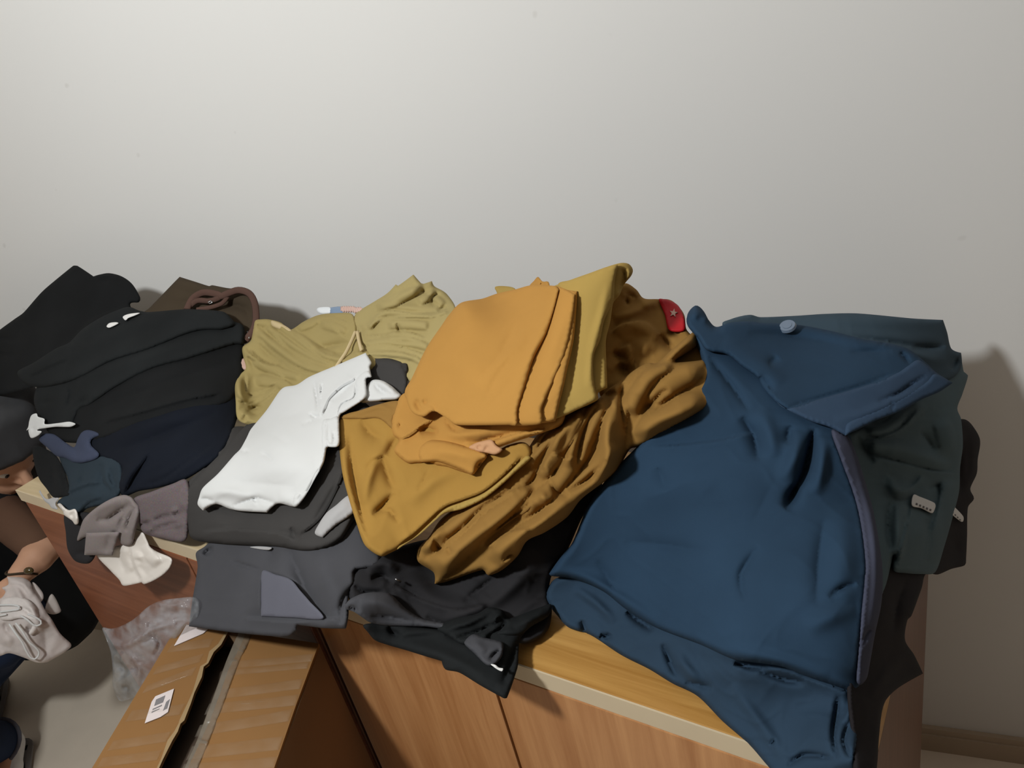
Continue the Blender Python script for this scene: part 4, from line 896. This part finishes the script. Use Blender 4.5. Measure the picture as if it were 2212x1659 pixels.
prism('torn_edge', e + [(x-4-(i % 3)*3, y-1) for i, (x, y) in enumerate(e)][::-1], BZ+.0006, .0006, card_in, bx)
cloth('tape', '520,1362 545,1366 520,1420 500,1470 478,1530 455,1590 430,1650 390,1740 365,1735 398,1660 425,1600 448,1540 470,1480 492,1420', 1.2, film('dark_tape', (.26, .22, .17, 1), .42, .25, .2), [('r', 1.5, 4, '495,1430 515,1425'), ('r', 2, 4, '440,1560 465,1552'), ('r', 2.5, 5, '425,1600 450,1605')], edge=(2, 0), noise=(2.0, 22, 1, 0), th=.6, field=plane, parent=bx, g=4)  # film along the slit, tinted dark brown
rs = random.Random(4)
for k, (xa, ya, xb, yb, wd) in enumerate([(500, 1428, 678, 1412, 17), (492, 1446, 668, 1430, 14), (470, 1490, 655, 1466, 22), (452, 1520, 646, 1500, 24), (432, 1566, 632, 1532, 26), (415, 1612, 612, 1590, 30), (398, 1650, 600, 1634, 24)]):
    cloth('tape', [(xa, ya)]*2 + [((xa+xb)/2, (ya+yb)/2+1)] + [(xb, yb)]*2 + [(xb-wd*.33, yb+wd)]*2 + [((xa+xb)/2-wd*.4, (ya+yb)/2+wd)] + [(xa-wd*.45, ya+wd)]*2, 1.0+.3*(k % 2), tape_m,
          [('r', 1.2, 3, '%g,%g %g,%g' % (xa+8, ya+wd*.4, xb-20, yb+wd*.3))], edge=(2, .4), noise=(.5, 14, 4, -6), th=.5, field=plane, parent=bx, g=5)
for k, (xa, ya, xb, yb, wd) in enumerate([(372, 1390, 462, 1378, 20), (340, 1440, 440, 1412, 18), (318, 1480, 425, 1440, 18), (285, 1535, 400, 1520, 24), (245, 1600, 370, 1580, 22), (222, 1636, 350, 1620, 22)]):
    cloth('tape', [(xa, ya)]*2 + [(xb, yb)]*2 + [(xb-wd*.5, yb+wd)]*2 + [(xa-wd*.6, ya+wd)]*2, 1.0+.3*(k % 2), tape_m,
          [('r', 1.2, 3, '%g,%g %g,%g' % (xa+4, ya+wd*.4, xb-14, yb+wd*.3))], edge=(2, .4), noise=(.5, 14, 4, -15), th=.5, field=plane, parent=bx, g=5)
paper = plain('label_paper', rgb(214, 202, 200), .5)
for P, marks in (([(312.6, 1562), (327.5, 1516), (335.6, 1504), (375.8, 1487.5), (362.7, 1537.7), (346.5, 1548.5)], True), ([(376, 1395), (403, 1349), (449.5, 1358.7), (438.7, 1368)], False)):
    lb = prism('label', P, BZ+.0018, .0006, paper, bx)
    if marks:
        for q in ([(337, 1511), (357, 1502), (352, 1517), (333, 1525)], [(359, 1516), (367, 1510), (361, 1530), (352, 1535)], [(330, 1531), (350, 1522), (349, 1525), (329, 1534)], [(328, 1537), (345, 1530), (344, 1532), (327, 1540)]):
            prism('print', q, BZ+.0021, .0002, MT['print'], lb)
# clear plastic bag between box and cabinet
vplane = Field([(200, 1280, 'v', -.47), (430, 1280, 'v', -.455), (220, 1540, 'v', -.53), (420, 1540, 'v', -.50), (320, 1400, 'v', -.505)], 1e-6)
o = cloth('plastic_bag', '221,1356 240,1358 262,1352 285,1340 300,1328 318,1312 335,1302 355,1296 385,1292 418,1290 430,1300 425,1345 402,1352 385,1375 350,1440 310,1495 285,1508 262,1515 250,1502 243,1478 243,1440 238,1405 228,1378', 0, film('clear_plastic', (.46, .48, .51, 1), .22, .1, .3),
   [('r', 14, 6, '225,1362 245,1392 270,1395 300,1380 340,1355 385,1348'), ('r', 10, 5, '300,1330 315,1350 300,1385'), ('v', 12, 9, '250,1420 270,1450 290,1430'), ('v', 12, 9, '320,1370 345,1390 330,1420'), ('r', 10, 5, '262,1400 300,1440 295,1490'), ('v', 10, 8, '262,1480 280,1490'), ('r', 9, 5, '340,1320 380,1310 410,1315'), ('r', 9, 4, '330,1300 360,1308 400,1300')], edge=(5, 5), noise=(9, 26, 1, 30), th=1.5, field=vplane, g=4.5)
tag(o, 'crumpled clear plastic bag between the left cabinet and the cardboard box', 'bag')

# ------------------------------------------------------------------ person crouching at the left
def capsule(bm, a, b, ra, rb, seg=14):
    a = Vector(a); b = Vector(b); d = b-a; L = d.length
    rot = d.to_track_quat('Z', 'Y').to_matrix().to_4x4()
    if L > 1e-5:
        bmesh.ops.create_cone(bm, cap_ends=True, segments=seg, radius1=ra, radius2=rb, depth=L, matrix=Matrix.Translation((a+b)/2) @ rot)
    bmesh.ops.create_uvsphere(bm, u_segments=seg, v_segments=8, radius=ra*1.001, matrix=Matrix.Translation(a) @ rot)
    bmesh.ops.create_uvsphere(bm, u_segments=seg, v_segments=8, radius=rb*1.001, matrix=Matrix.Translation(b) @ rot)
def ellipsoid(bm, c, ax, rad, seg=20):
    m = Matrix.Identity(4)
    for i in range(3):
        for j in range(3): m[j][i] = ax[i][j]*rad[i]
        m[i][3] = c[i]
    bmesh.ops.create_uvsphere(bm, u_segments=seg, v_segments=seg//2+2, radius=1.0, matrix=m)
def fused(name, bm, voxel, smooth, mat, parent=None):
    """fuse overlapping shapes into one continuous skin"""
    me = bpy.data.meshes.new(name+'_raw'); bm.to_mesh(me); bm.free()
    o = bpy.data.objects.new(name+'_raw', me); COL.objects.link(o)
    r = o.modifiers.new('fuse', 'REMESH'); r.mode = 'VOXEL'; r.voxel_size = voxel
    s = o.modifiers.new('smooth', 'SMOOTH'); s.iterations = smooth; s.factor = .5
    dg = bpy.context.evaluated_depsgraph_get()
    ev = o.evaluated_get(dg); em = ev.to_mesh()
    v = np.zeros(len(em.vertices)*3); em.vertices.foreach_get('co', v)
    f = [list(p.vertices) for p in em.polygons]
    ev.to_mesh_clear()
    bpy.data.objects.remove(o); bpy.data.meshes.remove(me)
    return mesh_obj(name, v.reshape(-1, 3), f, mat, parent)
def nrm(v): v = np.asarray(v, float); return v/np.linalg.norm(v)
skin = plain('skin', rgb(196, 150, 122), .55, 0, .3)
hair_m = fabric('dark_hair', rgb(62, 62, 64), .2, rough=.6)
HC = at_depth(-16, 958, 1.64)                       # head centre
HF = nrm(.78*AX + .62*AY - .12*FW)                  # the way the face looks: down to the right
HU = nrm(np.array([0, 0, 1.]) - HF*HF[2]); HS = np.cross(HF, HU)
def hp(f, u, s=0.0): return HC + HF*f + HU*u + HS*s
SH = at_depth(-30, 1078, 1.70); EL = at_depth(96, 1187, 1.63); WR = at_depth(44, 1240, 1.575); HB = at_depth(36, 1285, 1.57)
SL = at_depth(-330, 1090, 1.86); NK = (SH+SL)/2 + np.array([0, 0, .02])
HIP = np.array([-2.02, -.46, .33]); HIL = np.array([-2.06, -.22, .33])
KN = np.array([-1.75, -.68, .46]); AN = at_depth(-8, 1598, 1.97); AN[2] = .085
KL = np.array([-1.78, -.42, .45]); ALk = np.array([-2.30, -.30, .085])
EL2 = at_depth(-260, 1290, 1.72); WR2 = at_depth(-120, 1330, 1.62)
bm = bmesh.new()
ellipsoid(bm, HC, (HF, HU, HS), (.094, .112, .074))
ellipsoid(bm, hp(.035, -.065), (HF, HU, HS), (.055, .052, .05))
capsule(bm, hp(.086, .002), hp(.112, -.030), .008, .0125, 10)                      # nose
capsule(bm, hp(.094, -.033, .010), hp(.094, -.033, -.010), .008, .008, 8)
capsule(bm, hp(.086, -.060, .016), hp(.086, -.060, -.016), .0065, .0065, 8)       # lips
capsule(bm, hp(.082, -.070, .013), hp(.082, -.070, -.013), .0070, .0070, 8)
for s in (1, -1):
    capsule(bm, hp(.078, .022, .018*s), hp(.070, .022, .046*s), .008, .007, 8)      # brow
    ellipsoid(bm, hp(-.005, -.008, .076*s), (HF, HU, HS), (.018, .03, .007), 10)    # ear
capsule(bm, hp(-.03, -.05), NK, .052, .058)
capsule(bm, NK - np.array([0, 0, .10]), (HIP+HIL)/2 + np.array([0, 0, .12]), .10, .12)
capsule(bm, SH, SL, .045, .045)
capsule(bm, SH, EL, .042, .033); capsule(bm, EL, EL + (WR-EL)*.35, .032, .034); capsule(bm, EL + (WR-EL)*.35, WR, .032, .0235)
capsule(bm, SL, EL2, .046, .036); capsule(bm, EL2, WR2, .036, .025)
hd = nrm(HB-WR); hx = nrm(np.cross(hd, -FW)); hn = np.cross(hx, hd)
for base, dd, sgn in ((WR, hd, 1), (WR2, nrm(HB-WR2), -1)):
    hx = nrm(np.cross(dd, -FW)); hn = np.cross(hx, dd)
    for q in (-1, -.33, .33, 1):
        capsule(bm, base+dd*.012, base+dd*.075+hx*.026*q, .016, .0105, 10)
    for q, L in ((-1, .058), (-.33, .070), (.33, .074), (1, .066)):
        a = base+dd*.078+hx*.027*q
        b1 = a+dd*L*.45+hn*.010; c1 = b1+dd*L*.2+hn*.024; d1 = c1-dd*.006+hn*.018
        capsule(bm, a, b1, .0095, .0088, 8); capsule(bm, b1, c1, .0088, .008, 8); capsule(bm, c1, d1, .008, .0072, 8)
    a = base+dd*.022+hx*.026*sgn
    capsule(bm, a, a+dd*.03+hx*.020*sgn+hn*.012, .012, .0105, 8); capsule(bm, a+dd*.03+hx*.020*sgn+hn*.012, a+dd*.058+hx*.016*sgn+hn*.024, .0105, .0085, 8)
for h_, k_, a_ in ((HIP, KN, AN), (HIL, KL, ALk)):
    capsule(bm, h_, k_, .078, .058); capsule(bm, k_, k_+(a_-k_)*.3, .054, .056); capsule(bm, k_+(a_-k_)*.3, a_, .055, .036)
    capsule(bm, a_, a_+np.array([.10, -.10, -.045]), .036, .028)
person = fused('person', bm, .0055, 2, skin)
tag(person, 'person in black top and blue jeans crouching at the left edge, wrist with thin bracelet', 'person')
# eyes
for s in (1, -1):
    bm = bmesh.new(); ellipsoid(bm, hp(.0775, .004, .029*s), (HF, HU, HS), (.010, .009, .012), 12)
    bm_obj('eye', bm, plain('eye_white', rgb(220, 214, 206), .3), person, True)
    bm = bmesh.new(); ellipsoid(bm, hp(.0865, .004, .030*s), (HF, HU, HS), (.0028, .005, .005), 10)
    bm_obj('pupil', bm, plain('eye_dark', rgb(30, 22, 18), .2), person, True)
# hair: cap over the head, falling past the ears
bm = bmesh.new()
ellipsoid(bm, hp(-.022, .022), (HF, HU, HS), (.098, .112, .086))
ellipsoid(bm, hp(-.045, -.05), (HF, HU, HS), (.07, .10, .074))
ellipsoid(bm, at_depth(-8, 880, 1.64), (AX, AY, FW), (.080, .088, .085))
ellipsoid(bm, at_depth(30, 940, 1.66), (AX, AY, FW), (.045, .060, .05))
ellipsoid(bm, at_depth(50, 990, 1.70), (AX, AY, FW), (.045, .070, .05))
for s in (1, -1):
    capsule(bm, hp(.03, .05, .074*s), hp(.012, -.075, .077*s), .020, .014, 10)
    capsule(bm, hp(-.01, .05, .078*s), hp(-.02, -.12, .072*s), .024, .02, 10)
for s in (-.06, -.045, -.03, -.015, 0, .015, .03, .045, .06):
    capsule(bm, hp(.03, .095, s*.8), hp(.080-abs(s)*.2, .052, s*1.1), .030, .020, 10)
fused('hair', bm, .006, 3, hair_m, person)
# brown sleeve pushed up to the elbow, added to darken the upper arm
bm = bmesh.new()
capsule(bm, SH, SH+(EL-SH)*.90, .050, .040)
fused('sleeve', bm, .006, 3, fabric('brown_shade_sleeve', rgb(92, 68, 54), .12), person)
# black short-sleeved top
bm = bmesh.new()
WST = (HIP+HIL)/2 + np.array([0, 0, .10])
capsule(bm, NK - np.array([0, 0, .07]), WST, .125, .145)
capsule(bm, SH + (SL-SH)*.06, SL, .064, .064)
capsule(bm, SL, HIL + np.array([0, .03, .05]), .10, .14); capsule(bm, NK - np.array([0, 0, .06]), HIL + np.array([0, .06, -.05]), .12, .16)
capsule(bm, SH + (SL-SH)*.1, SH+(EL-SH)*.16, .062, .056); capsule(bm, SL, SL+(EL2-SL)*.5, .068, .060)
fused('top', bm, .008, 3, MT['black'], person)
# jeans
jeans = fabric('blue_denim', rgb(34, 46, 70), .15)
bm = bmesh.new()
capsule(bm, HIP, HIL, .12, .12)
for h_, k_, a_ in ((HIP, KN, AN), (HIL, KL, ALk)):
    capsule(bm, h_, k_, .092, .072); capsule(bm, k_, a_+(k_-a_)*.06, .070, .056)
fused('jeans', bm, .008, 3, jeans, person)
for k_, a_ in ((KN, AN), (KL, ALk)):
    c0 = a_+(k_-a_)*.07; t = nrm(k_-a_); s1 = nrm(np.cross(t, [0, 1, .2])); s2 = np.cross(t, s1)
    tube('jeans_hem', [c0+s1*.058*math.cos(q)+s2*.058*math.sin(q) for q in np.linspace(0, 2*math.pi, 25)[:-1]], .0055, MT['pocket'], person, closed=True)
# white sneakers
snk = plain('white_leather', rgb(226, 226, 228), .5)
for a_ in (AN, ALk):
    fd = nrm(np.array([.72, -.70, 0])); sd = np.array([-fd[1], fd[0], 0])
    base = np.array([a_[0], a_[1], 0.0])
    P = lambda f, s, z: base + fd*f + sd*s + np.array([0, 0, z])
    bm = bmesh.new()
    capsule(bm, P(-.03, 0, .05), P(.05, 0, .052), .040, .040); capsule(bm, P(.05, .002, .048), P(.14, .006, .036), .040, .032)
    capsule(bm, P(-.03, 0, .075), P(.02, 0, .082), .042, .040); capsule(bm, P(.14, .012, .03), P(.14, -.008, .03), .027, .027)
    sn = fused('sneaker', bm, .006, 4, snk, person)
    bm = bmesh.new()
    capsule(bm, P(-.032, 0, .014), P(.05, 0, .014), .046, .046); capsule(bm, P(.05, 0, .014), P(.145, .004, .014), .046, .037)
    for v in bm.verts: v.co.z = .002 + max(0, min(1, (v.co.z+.02)/.06))*.02
    bm_obj('sole', bm, plain('grey_rubber', rgb(120, 116, 114), .7), sn)
    for q in range(4):
        f0 = .055+.017*q
        tube('lace', [P(f0, -.026, .078-.008*q), P(f0+.004, -.012, .090-.009*q), P(f0+.006, .012, .090-.009*q), P(f0+.002, .026, .078-.008*q)], .003, MT['white'], sn, sides=6)
# bracelet
t = nrm(HB-WR); s1 = nrm(np.cross(t, -FW)); s2 = np.cross(s1, t)
bc = WR + (EL-WR)*.06
br = tube('bracelet', [bc+s1*.0275*math.cos(q)+s2*.0275*math.sin(q)+t*.003*math.sin(q*2) for q in np.linspace(0, 2*math.pi, 29)[:-1]], .0024, MT['brown'], person, closed=True)
bm = bmesh.new(); ellipsoid(bm, at_depth(62, 1233, 1.54), (AX, AY, FW), (.010, .0075, .006), 12)
bm_obj('bead', bm, plain('dark_bead', rgb(70, 58, 34), .15), br, True)

# white drawstring pouch held in the hand
pf = Field([(0, 1240, 'w', 1.545), (100, 1250, 'w', 1.55), (60, 1340, 'w', 1.50), (0, 1420, 'w', 1.50), (150, 1390, 'w', 1.545), (100, 1430, 'w', 1.525), (-60, 1330, 'w', 1.53)], 1e-5)
voile = film('white_voile', rgb(214, 204, 200), .68, .8, .2)
o = cloth('drawstring_pouch', '-55,1300 -20,1296 2,1292 12,1278 4,1270 18,1262 15,1246 15,1246 30,1246 50,1248 66,1258 72,1275 86,1296 100,1322 112,1338 130,1368 153,1390 153,1398 135,1412 103,1430 103,1430 90,1432 75,1430 50,1420 20,1411 0,1417 -50,1425', 0, voile,
   [('r', 7, 7, '30,1262 45,1290 60,1320'), ('r', 6, 6, '18,1256 50,1262 70,1290'), ('v', 8, 8, '40,1318 55,1316 72,1330'), ('v', 9, 9, '8,1345 14,1360 18,1370'), ('r', 9, 14, '60,1335 80,1345 82,1365'), ('v', 8, 8, '55,1355 70,1365'), ('v', 5, 16, '95,1350 100,1390 98,1420'), ('r', 7, 12, '20,1370 10,1395')], edge=(5, 5), noise=(2.2, 22, 1, 60), th=3, field=pf, g=4)
tag(o, 'white drawstring pouch of thin voile held by the person', 'pouch')
cloth('ruffle', '2,1298 20,1290 45,1290 62,1296 78,1312 86,1336 84,1355 70,1372 62,1368 70,1350 60,1338 40,1336 20,1340 0,1336', 9, film('white_voile_thick', rgb(222, 214, 210), .85, .8, .1), [('v', 5, 5, '40,1316 56,1318 70,1332'), ('r', 5, 6, '50,1302 70,1318 78,1345')], edge=(4, 4), noise=(2.5, 14, 1, 0), th=3, field=pf, parent=o, g=3.5)
cloth('back_corner', '97,1318 112,1283 132,1318 128,1324 112,1327', -30, film('white_voile_back', rgb(200, 190, 184), .7, .8, .1), edge=(3, 2), noise=(1, 20, 1, 0), th=2, field=pf, parent=o, g=4)
cloth('back_fold', '70,1258 78,1262 92,1280 94,1292 88,1300 80,1290 72,1275', -14, voile, edge=(3, 2), noise=(1, 20, 1, 0), th=2, field=pf, parent=o, g=3.5)
cord('drawstring', '20,1348 32,1366 48,1388 56,1405 66,1421 74,1424 82,1418 84,1408 76,1398 62,1386 48,1364 34,1346', 14, .0019, MT['white'], o, field=pf)
cord('drawstring', '44,1330 58,1338 72,1350 80,1352 89,1347 88,1341 76,1333 60,1327', 15, .0019, MT['white'], o, field=pf)
cord('drawstring', '-30,1308 0,1307 30,1307 42,1311 40,1316 30,1318 0,1322', 14, .0019, MT['white'], o, field=pf)
cord('drawstring', '-30,1331 0,1330 14,1327', 14, .0017, MT['white'], o, field=pf)
